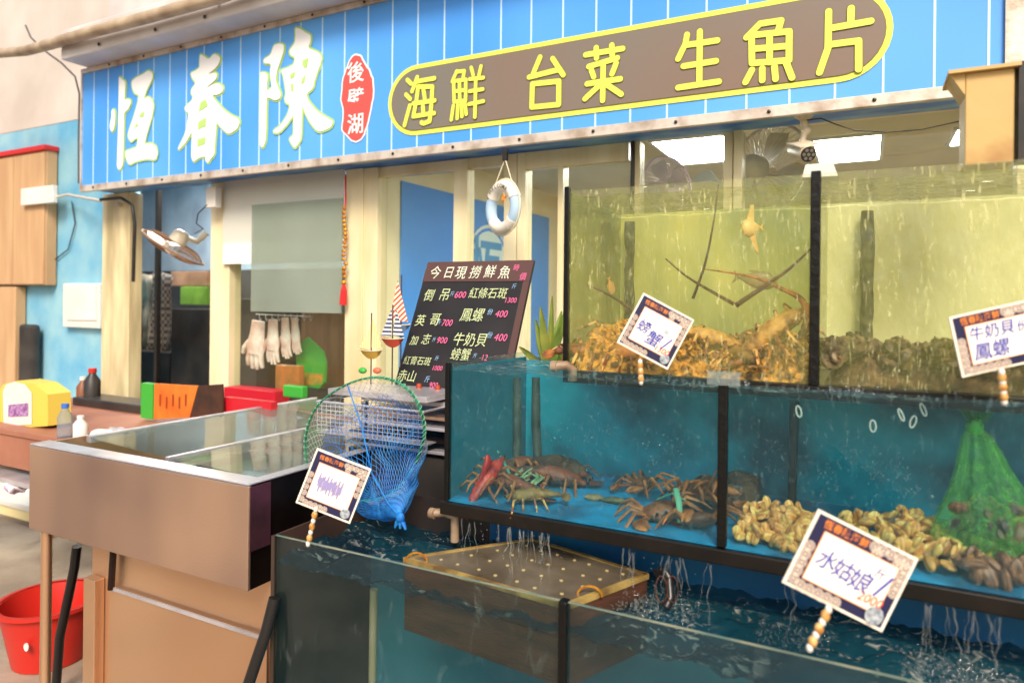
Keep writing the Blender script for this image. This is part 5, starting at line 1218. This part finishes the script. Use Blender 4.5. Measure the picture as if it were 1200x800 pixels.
for s, x, y, px, m_ in (('今', 190, 160, 18.5, m_ck), ('日', 262, 157, 17, m_ck), ('現', 322, 160, 18, m_ck), ('撈', 396, 158, 18, m_ck), ('鮮', 472, 156, 18, m_ck), ('魚', 548, 160, 18, m_ck), ('時', 628, 122, 9, m_cp), ('價', 660, 170, 10, m_cp),
    ('倒', 160, 275, 17, m_cg), ('吊', 238, 275, 18, m_cg), ('斤', 300, 255, 7, m_cblue), ('600', 322, 265, 12, m_cp), ('紅條石斑', 395, 262, 14.5, m_cg), ('斤', 622, 215, 7, m_cblue), ('1300', 582, 290, 9, m_cp),
    ('英', 116, 405, 16, m_cg), ('哥', 190, 402, 17, m_cg), ('斤', 234, 400, 6, m_cblue), ('700', 255, 410, 11.5, m_cp), ('鳳螺', 350, 380, 18, m_cg), ('份', 494, 350, 8, m_cblue), ('400', 534, 365, 12, m_cp),
    ('加', 90, 505, 13, m_cg), ('志', 150, 500, 14, m_cg), ('斤', 208, 490, 6, m_cblue), ('900', 230, 500, 11, m_cp), ('牛奶貝', 312, 505, 17, m_cg), ('份', 492, 470, 8, m_cblue), ('400', 528, 488, 12.5, m_cp),
    ('紅膏石斑', 56, 605, 11, m_cg), ('斤', 222, 588, 6, m_cblue), ('1000', 206, 640, 8, m_cp), ('螃蟹', 300, 580, 15, m_cg), ('斤', 420, 575, 6, m_cblue), ('12', 460, 590, 10, m_cp),
    ('赤山', 24, 690, 15, m_cg), ('斤', 168, 700, 8, m_cblue), ('900', 190, 730, 9, m_cp)):
    chalk(cx(x), cy(y), s, px, m_)
fz = BZ + .012
o = MB().box(PY(485, 462, 2.2).x, PY(521, 462, 2.2).x, 2.2, 2.3, BZ + .001, BZ + .018).build('stand_base', M('red brown wood', lin(170, 66, 36), .5), cb_, bevel=.003)
for u in (491, 513):
    p = PY(u, 458, 2.22); MB().lathe([(.012, 0), (.012, .02), (.009, .032), (.001, .034)], (p.x, 2.22, BZ + .018), 'z', 10).build('peg', bpy.data.materials['red brown wood'], cb_, smooth=True)

# ================================================================ TOY SAILING BOATS
def striped(name, c1, c2, n, ax='Z', ang=0):
    m = M(name, lin(*c1), .7); nd = m.node_tree.nodes; l = m.node_tree.links
    tc = nd.new('ShaderNodeTexCoord'); mp = nd.new('ShaderNodeMapping'); mp.inputs['Rotation'].default_value = (0, ang, 0); l.new(tc.outputs['Object'], mp.inputs[0])
    sx = nd.new('ShaderNodeSeparateXYZ'); l.new(mp.outputs[0], sx.inputs[0])
    mu = nd.new('ShaderNodeMath'); mu.operation = 'MULTIPLY'; mu.inputs[1].default_value = n; l.new(sx.outputs[ax], mu.inputs[0])
    fr = nd.new('ShaderNodeMath'); fr.operation = 'FRACT'; l.new(mu.outputs[0], fr.inputs[0]); gt = nd.new('ShaderNodeMath'); gt.operation = 'GREATER_THAN'; gt.inputs[1].default_value = .5; l.new(fr.outputs[0], gt.inputs[0])
    mx = nd.new('ShaderNodeMix'); mx.data_type = 'RGBA'; mx.inputs[6].default_value = lin(*c1); mx.inputs[7].default_value = lin(*c2); l.new(gt.outputs[0], mx.inputs[0]); l.new(mx.outputs[2], nd['Principled BSDF'].inputs['Base Color'])
    return m
m_pole = M('dark brown rod', lin(70, 50, 40), .5)
def toyboat(label, u, vh, vb, L, hullm, sailm, y, sails, stand=True):
    c = PY(u, vh, y); q = (c - CAMP).dot(FWD) / 800; t = thing('toy_sailboat', label, 'toy boat', (c.x, y, c.z), 'toy sailing boats on the bench')
    q0 = q; q *= 1.32; w_ = L * q; mb = MB(); n = 10; vs = []
    for i in range(n + 1):
        s = i / n; x = w_ * (s - .5); hw = .018 * math.sin(math.pi * min(1, s * .8 + .12)) + .001; d = .3 * w_ * (math.sin(math.pi * s) ** .5 * .9 + .02); up = .05 * w_ * (2 * s - 1) ** 2
        vs += [(c.x + x, y - hw, c.z + up), (c.x + x * .84, y, c.z - d + up), (c.x + x, y + hw, c.z + up)]
    fs = []
    for i in range(n): a = 3 * i; fs += [(a, a + 3, a + 4, a + 1), (a + 1, a + 4, a + 5, a + 2), (a + 2, a + 5, a + 3, a)]
    mb.add(vs, fs).build('hull', hullm, t, smooth=True)
    MB().tube([(c.x + w_ * (s - .5), y - .018 * math.sin(math.pi * min(1, s * .8 + .12)) - .001, c.z + .05 * w_ * (2 * s - 1) ** 2) for s in [i / 8 for i in range(9)]], .0018, 5).build('gunwale', m_cream, t)
    mh = max(h for *_, h in sails) * q
    MB().tube([(c.x, y, c.z - (vb - vh) * q0), (c.x, y, c.z + mh * 1.12)], .0028, 6).build('mast', m_pole, t)
    for x0, x1, xt, z0, z1 in sails:
        MB().prism([(c.x + x0 * q, y - .004, c.z + z0 * q), (c.x + x1 * q, y - .004, c.z + z0 * q * .8), (c.x + xt * q, y - .002, c.z + z1 * q)], (0, .0016, 0)).build('sail', sailm, t)
    return t
toyboat('small toy sailboat with mustard yellow hull and yellow striped sails', 435, 411, 450, 27, M('mustard paint', lin(196, 156, 62), .5), striped('yellow stripe sail', (240, 232, 196), (232, 206, 96), 90, 'X'), 2.2, [(1, 13, 1, 3, 30), (-12, -1, -1, 3, 22)])
toyboat('toy sailboat with red hull and navy and white striped sail', 460, 397, 450, 28, M('red hull paint', lin(190, 70, 46), .5), striped('navy stripe sail', (236, 232, 220), (50, 60, 110), 62, 'Z'), 2.17, [(1, 13, 4, 3, 26), (-12, -1, -1, 3, 27)])
toyboat('toy sailboat with blue hull and diagonal red and white striped sail', 470, 381, 450, 22, M('blue hull paint', lin(120, 150, 190), .5), striped('red stripe sail', (240, 232, 214), (200, 92, 50), 58, 'Z', .7), 2.3, [(-12, 8, -4, 4, 40)])
for u, mt_, lb in ((425, m_gb, 'small green float at the foot of the yellow toy boat'), (442, M('salmon float', lin(222, 110, 80), .5), 'small red float at the foot of the yellow toy boat')):
    p = PY(u, 434, 2.2); o = MB().ball(p, .02, .014, .013, 10, 6).build('float', mt_, smooth=True); tag(o, lb, 'float')

# ================================================================ POTTED PLANT
ps = PY(643, 434, 2.3)
pt_ = thing('potted_plant', 'green leafy rosette plant standing behind the middle tank beside the chalkboard', 'plant', tuple(ps))
m_leaf = M('green leaf', lin(96, 132, 50), .45, col2=lin(150, 164, 74), scale=12, stretch=(1, 1, .4)); m_leaf2 = M('yellow green leaf', lin(160, 160, 70), .45, col2=lin(110, 134, 56), scale=12)
q = 2.5 / 800
for i, (du, dv, wd) in enumerate(((-4, -75, 6), (8, -70, 6), (14, -84, 5), (-16, -60, 5), (-22, -44, 5), (20, -52, 6), (-30, -28, 5), (-34, -14, 5), (2, -56, 7), (-10, -38, 6), (24, -34, 6), (12, -30, 7), (-36, -2, 4), (-4, -20, 6), (18, -66, 5), (6, -88, 4), (-24, -12, 6), (26, -18, 5))):
    tip = ps + Vector((du * q, random.uniform(-.06, .08), -dv * q)); mid = ps.lerp(tip, .5) + Vector((du * q * .18, 0, .012)); base = ps + Vector((du * q * .1, 0, 0))
    mb = MB(); C_ = bez(base, mid, tip, 7); vs = []
    for k, c in enumerate(C_):
        s = k / 7; w_ = wd * q * (math.sin(math.pi * (s * .85 + .12)) ** .8) * .9; dirv = (tip - base).normalized(); sd_ = dirv.cross(Vector((0, 1, .2))).normalized()
        vs += [c - sd_ * w_, c + Vector((0, .006, 0)), c + sd_ * w_]
    mb.add(vs, [f for k in range(7) for f in ((3 * k, 3 * k + 1, 3 * k + 4, 3 * k + 3), (3 * k + 1, 3 * k + 2, 3 * k + 5, 3 * k + 4))])
    mb.build('leaf', m_leaf if i % 3 else m_leaf2, pt_, smooth=True)
MB().lathe([(.001, -.14), (.05, -.14), (.06, -.03), (.05, -.03), (.001, -.04)], ps, 'z', 16).build('pot', M('dark clay pot', lin(110, 84, 66), .7), pt_, smooth=True)

# ================================================================ LANDING NET
NP = 1.66
hoop = [(495, 520), (497, 500), (492, 478), (480, 458), (462, 446), (440, 442), (418, 446), (396, 456), (374, 473), (362, 495), (358, 518), (360, 542), (368, 560), (384, 575), (410, 585), (438, 585), (462, 575), (482, 552)]
hp = [PY(u, v, NP + .0012 * (v - 440)) for u, v in hoop]; nh = len(hp)
def cr(P_, t):
    i = int(t) % nh; f = t - int(t); a, b, c, d_ = P_[i - 1], P_[i], P_[(i + 1) % nh], P_[(i + 2) % nh]
    return .5 * ((2 * b) + (c - a) * f + (2 * a - 5 * b + 4 * c - d_) * f * f + (3 * b - a - 3 * c + d_) * f ** 3)
net = thing('landing_net', 'round hand net with green wrapped hoop and knotted blue mesh bag', 'net', tuple(PY(468, 610, NP)))
HP = [cr(hp, i * nh / 72) for i in range(72)]
MB().tube(HP, .0034, 7, closed=True).build('hoop', M('green wrapped hoop', lin(40, 150, 104), .5, col2=lin(20, 90, 66), scale=60), net, smooth=True)
tw = MB(); N2 = 720
tw.tube([cr(hp, i * nh / N2) + Vector((.0062 * math.cos(i * .55), .0062 * math.sin(i * .55), .0045 * math.sin(i * .55 + 1))) for i in range(0, N2)], .0011, 4, closed=True)
o = tw.build('twine', M('pale teal twine', lin(120, 200, 160), .7), net)
m_net = M('blue net twine', lin(10, 104, 196), .6, col2=lin(40, 140, 216), scale=20); m_netw = M('pale net twine', lin(196, 204, 204), .6)
knot = PY(469, 606, NP + .03)
NA, NB = 54, 40
def netpt(a, b):                               # a around the hoop, b from hoop (0) to knot (1)
    p = cr(hp, (a % 1) * nh); c = sum(hp, Vector()) / nh
    # sagging bag: goes back and down, bulges below the hoop, gathers in the knot
    low = c + (p - c) * .86 + Vector((0, .10, -.055)); low2 = c + (p - c) * .62 + Vector((-.01, .07, -.2))
    s = b
    q_ = ((1 - s) ** 3) * p + 3 * s * (1 - s) ** 2 * low + 3 * s * s * (1 - s) * low2 + s ** 3 * knot
    return q_ + noise.noise_vector(q_ * 16) * .022 * math.sin(math.pi * s)
def netpart(b0, b1, rows, mat, r, nm):
    mb = MB(); vs = [netpt((i + .5 * (j % 2)) / NA, b0 + (b1 - b0) * j / rows) for j in range(rows + 1) for i in range(NA)]
    fs = []
    for j in range(rows):
        for i in range(NA):
            a = j * NA + i; b = (j + 1) * NA + i; o1 = 0 if j % 2 else -1
            for bb in ((i + o1) % NA, (i + o1 + 1) % NA):
                p, q2 = vs[a], vs[(j + 1) * NA + bb]; d_ = (q2 - p)
                if d_.length < 1e-5: continue
                x = d_.cross(Vector((0, 1, 0))).normalized() * r; y = d_.cross(x).normalized() * r
                k = len(mb.v); mb.v += [p + x, p - x * .5 + y * .87, p - x * .5 - y * .87, q2 + x, q2 - x * .5 + y * .87, q2 - x * .5 - y * .87]
                mb.f += [(k, k + 1, k + 4, k + 3), (k + 1, k + 2, k + 5, k + 4), (k + 2, k, k + 3, k + 5)]
    o = mb.build(nm, mat, net); o['kind'] = 'stuff'
netpart(0, .22, 7, m_netw, .0006, 'hoop_netting')
netpart(.22, .98, 25, m_net, .00075, 'net_bag')
MB().ball(knot, .016, .014, .017, 10).jitter(.004, 70).build('knot', m_net, net, smooth=True)
for dx in (-.012, 0, .013): MB().tube([knot, knot + Vector((dx, 0, -.018)), knot + Vector((dx * 1.6, 0, -.034))], [.006, .007, .003], 6).build('net_end', m_net, net, smooth=True)
MB().tube([cr(hp, 6.5), PY(424, 500, NP + .02), PY(436, 555, NP + .03), PY(455, 590, NP + .03), knot], .0022, 6).build('draw_cord', m_net, net)

# ================================================================ FLOATING CRATE
KZ = H - .712
kq = [Vector((-1.12, 1.53, KZ)), Vector((-.615, 1.478, KZ)), Vector((-.50, 1.745, KZ)), Vector((-.88, 1.84, KZ))]
kt = thing('floating_crate', 'floating brown crate with perforated translucent lid in the front tank', 'crate', tuple(kq[0]))
m_wood = M('wet brown board', lin(96, 58, 42), .4, col2=lin(66, 42, 30), scale=5, stretch=(1, 1, 6), bump=.2, bscale=40)
m_wooda = M('wet yellow edge', lin(176, 148, 84), .35, col2=lin(110, 84, 48), scale=12)
for i in range(4):
    a, b = kq[i], kq[(i + 1) % 4]; cc = sum(kq, Vector()) / 4; n_ = (cc - (a + b) / 2); n_.z = 0; n_.normalize()
    e = (b - a).normalized(); a2 = a + e * .002; b2 = b - e * .002
    MB().prism([a2 + Vector((0, 0, -.008)), b2 + Vector((0, 0, -.008)), b2 + Vector((0, 0, -.075)), a2 + Vector((0, 0, -.075))], n_ * .010).build('side_board', m_wood, kt)
    MB().prism([a2 + Vector((0, 0, -.078)), b2 + Vector((0, 0, -.078)), b2 + Vector((0, 0, -.19)), a2 + Vector((0, 0, -.19))], n_ * .010).build('side_board', m_wood, kt)
    MB().prism([a + n_ * -.004 + Vector((0, 0, .007)), b + n_ * -.004 + Vector((0, 0, .007)), b - n_ * .004 + Vector((0, 0, -.006)), a - n_ * .004 + Vector((0, 0, -.006))], n_ * .014).build('rim_strip', m_wooda, kt)
def kpt(s, t, z=0): return kq[0].lerp(kq[1], s).lerp(kq[3].lerp(kq[2], s), t) + Vector((0, 0, z))
m_lid = M('yellowed plastic lid', lin(122, 112, 94), .2, col2=lin(78, 66, 52), scale=6, spec=.8, bump=.15, bscale=14, lo=.3, hi=.7)
MB().prism([kpt(.02, .03, 0), kpt(.98, .03, 0), kpt(.98, .97, 0), kpt(.02, .97, 0)], (0, 0, .004)).build('lid', m_lid, kt)
m_hole = M('bright drain dimple', lin(196, 176, 124), .3)
dim = MB().tube([Vector((0, 0, 0)), Vector((0, 0, .0015))], .007, 8); first = None
for i in range(7):
    for j in range(4):
        p = kpt(.12 + .127 * i + .02 * (j % 2), .15 + .23 * j, .0045)
        if first is None:
            d2 = MB(); d2.tube([p, p + Vector((0, 0, .0015))], .0048, 8); first = d2.build('dimple', m_hole, kt); f0 = p
        else:
            c = first.copy(); COL.objects.link(c); c.location = p - f0 + Vector((random.uniform(-.008, .008), random.uniform(-.006, .006), 0))
for s_, t_, nm in ((.06, .03, 'handle'), (.98, .3, 'handle')):
    p = kpt(s_, t_, 0); MB().tube([p + Vector((.028 * math.cos(a), .01 * math.cos(a), .024 * math.sin(a))) for a in [math.pi * i / 8 for i in range(9)]], .003, 6).build(nm, m_gold, kt, smooth=True)
o = MB().tube([PY(770, 672, 1.66), PY(776, 668, 1.68), PY(784, 676, 1.68), PY(786, 700, 1.66), PY(780, 712, 1.64)], .012, 8).build('hose', m_hose, smooth=True); tag(o, 'short black hose loop beside the right corner of the floating crate', 'hose')
for u in (775, 788):
    c = PY(u, 690, 1.64); o = MB().tube([c + Vector((.014 * math.cos(a), 0, .032 * math.sin(a))) for a in [2 * math.pi * i / 14 for i in range(14)]], .0014, 5, closed=True).build('wire_ring', m_wood, smooth=True)
    tag(o, ('left' if u == 775 else 'right') + ' one of two thin wire rings round the black hose at the floating crate', 'ring')

# ================================================================ PRICE CARDS
m_card = M('laminated white card', lin(246, 236, 218), .25); m_navy = M('navy print', lin(34, 36, 72), .3); m_inset = M('cream card', lin(250, 240, 220), .3)
m_ink = M('blue marker', lin(44, 60, 170), .5); m_redink = M('red marker', lin(226, 78, 30), .5); m_hdr = M('orange print header', lin(240, 140, 60), .4); m_ringp = M('cream ring print', lin(228, 206, 186), .4)
m_bead = M('honey glass bead', lin(226, 186, 116), .15, col2=lin(180, 120, 50), scale=60)
def card(label, quad, y, texts, clip, logo=True):
    """quad: corners TL, TR, BR, BL"""
    mid = YP(y).hit(sum(c[0] for c in quad) / 4, sum(c[1] for c in quad) / 4)
    pl0 = Plane(mid, RGT, (0, 0, 1)); P4 = [pl0.hit(*c) for c in quad]
    ex_ = ((P4[1] - P4[0]) + (P4[2] - P4[3])).normalized(); ey_ = ((P4[0] - P4[3]) + (P4[1] - P4[2]))
    ey_ = (ey_ - ex_ * ey_.dot(ex_)).normalized(); pl = Plane(P4[3], ex_, ey_)
    W = ((P4[1] - P4[0]).length + (P4[2] - P4[3]).length) / 2; Hh = ((P4[0] - P4[3]).length + (P4[1] - P4[2]).length) / 2
    c_ = sum(P4, Vector()) / 4; pl.o = c_ - ex_ * W / 2 - ey_ * Hh / 2
    t = thing('price_card', label, 'price card', tuple(c_), 'patterned price cards clipped to the tanks')
    rect = lambda a0, b0, a1, b1: [(a0 * W, b0 * Hh), (a1 * W, b0 * Hh), (a1 * W, b1 * Hh), (a0 * W, b1 * Hh)]
    sheet(pl, rect(0, 0, 1, 1), 0, m_card, t, 'card', .003)
    sheet(pl, rect(.03, .035, .97, .965), .0006, m_navy, t, 'navy_border')
    # lace of rings top right and bottom left
    k = 0; lace = MB()
    u_ = .06 * W
    cells = [(.6 + .082 * i, .9 - .0 * j) for i in range(5) for j in range(1)] + [(.93, .82 - .11 * j) for j in range(4)] + [(.07, .55 - .11 * j) for j in range(5)] + [(.15 + .088 * i, .075) for i in range(5)] + [(.85, .82), (.64, .83)]
    for a, b in cells:
        c0 = (a * W, b * Hh)
        for r0, r1 in ((.0, .014), (.024, .034), (.042, .050)):
            k += 1; annulus(pl, c0, max(.0004, r0 * W), r1 * W, .0010 + k * .00001, lace, 14)
    lace.build('lace_print', m_ringp, t)['kind'] = 'stuff'
    ins = [(.13, .17), (.60, .17), (.60, .17), (.9, .17), (.9, .83), (.13, .83)]
    sheet(pl, [(a * W, b * Hh) for a, b in ((.13, .16), (.88, .16), (.88, .80), (.13, .80))], .0024, m_hdr, t, 'inset_edge')
    sheet(pl, [(a * W, b * Hh) for a, b in ((.137, .17), (.873, .17), (.873, .79), (.137, .79))], .0029, m_inset, t, 'inset')
    put_text(pl, .32 * W, .885 * Hh, '恆春陳海鮮', .088 * W, m_hdr, .0016, t, 'header_lettering', bold=.01, center=True)
    if logo:
        dk = MB(); dk.poly([pl.pt(.86 * W + x * .085 * W, .14 * Hh + y_ * .085 * W, .0034) for x, y_ in circ(20)]); dk.build('round_logo', M('grey seal print', lin(190, 196, 200), .4, col2=lin(110, 120, 132), scale=140) if 'grey seal print' not in bpy.data.materials else bpy.data.materials['grey seal print'], t)
    for s_, a, b, sz, mt_ in texts:
        put_text(pl, a * W, b * Hh, s_, sz * W, mt_, .0038, t, 'handwriting', bold=.006, shear=.15, wob=.04)
    if clip:
        pts = [pl0.hit(*c) for c in clip]; n_ = 7
        for i in range(n_):
            s_ = i / (n_ - 1); p = pts[0].lerp(pts[1], s_); r = .0085 if i % 2 else .0065
            MB().ball(p + Vector((0, -.006, 0)), r * (W / .2) ** .3, r, r * 1.3, 8, 6).build('bead', m_bead if i % 2 else m_plastic, t, smooth=True)
    return t
card('small slanted price card clipped in front of the upper tank lobsters', [(750, 342), (810, 372), (786, 436), (727, 402)], 1.66,
     (('螃', .16, .40, .23, m_ink), ('蟹', .38, .26, .27, m_ink), ('斤', .62, .52, .1, m_ink), ('/', .70, .26, .34, m_ink), ('1300', .60, .2, .14, m_redink)), [(751, 424), (752, 447)])
card('price card reading 牛奶貝 at the far right edge over the middle tank', [(1120, 371), (1225, 347), (1225, 420), (1120, 443)], 1.62,
     (('牛奶貝', .15, .56, .17, m_ink), ('份', .68, .55, .13, m_ink), ('鳳螺', .16, .24, .2, m_ink), ('/', .78, .3, .34, m_ink), ('400', .82, .36, .14, m_redink)), [(1173, 436), (1176, 470)], False)
card('large slanted price card with 2000 in red hanging at the lower right front', [(957, 594), (1073, 654), (1037, 741), (919, 684)], 1.40,
     (('水', .16, .40, .19, m_ink), ('姑', .33, .38, .19, m_ink), ('娘', .50, .34, .21, m_ink), ('斤', .69, .58, .1, m_ink), ('/', .76, .36, .3, m_ink), ('2000', .64, .24, .12, m_redink)), [(971, 712), (949, 757)])
t4 = card('price card tilted at the left end of the front tank, over the blue net', [(376, 527), (441, 552), (404, 611), (342, 586)], 1.40,
     (), [(372, 596), (363, 636)])
ci = [c for c in t4.children if c.name.startswith('inset') and 'edge' not in c.name][0]
vs4 = [Vector(v.co) + t4.location for v in ci.data.vertices][:4]; P4c = Plane(vs4[0], vs4[1] - vs4[0], vs4[3] - vs4[0]); w4 = (vs4[1] - vs4[0]).length; h4 = (vs4[3] - vs4[0]).length
sm4 = MB(); prev = None
for i in range(46):
    q4 = (w4 * (.12 + .6 * i / 45), h4 * (.5 + .2 * math.sin(i * 2.1) + .08 * math.sin(i * .9)))
    if prev and i % 9: stad(P4c, prev, q4, .0016, .001 + i * .00002, sm4, 4)
    prev = q4
sm4.build('handwriting', M('faded violet ink', lin(150, 140, 190), .6), t4)
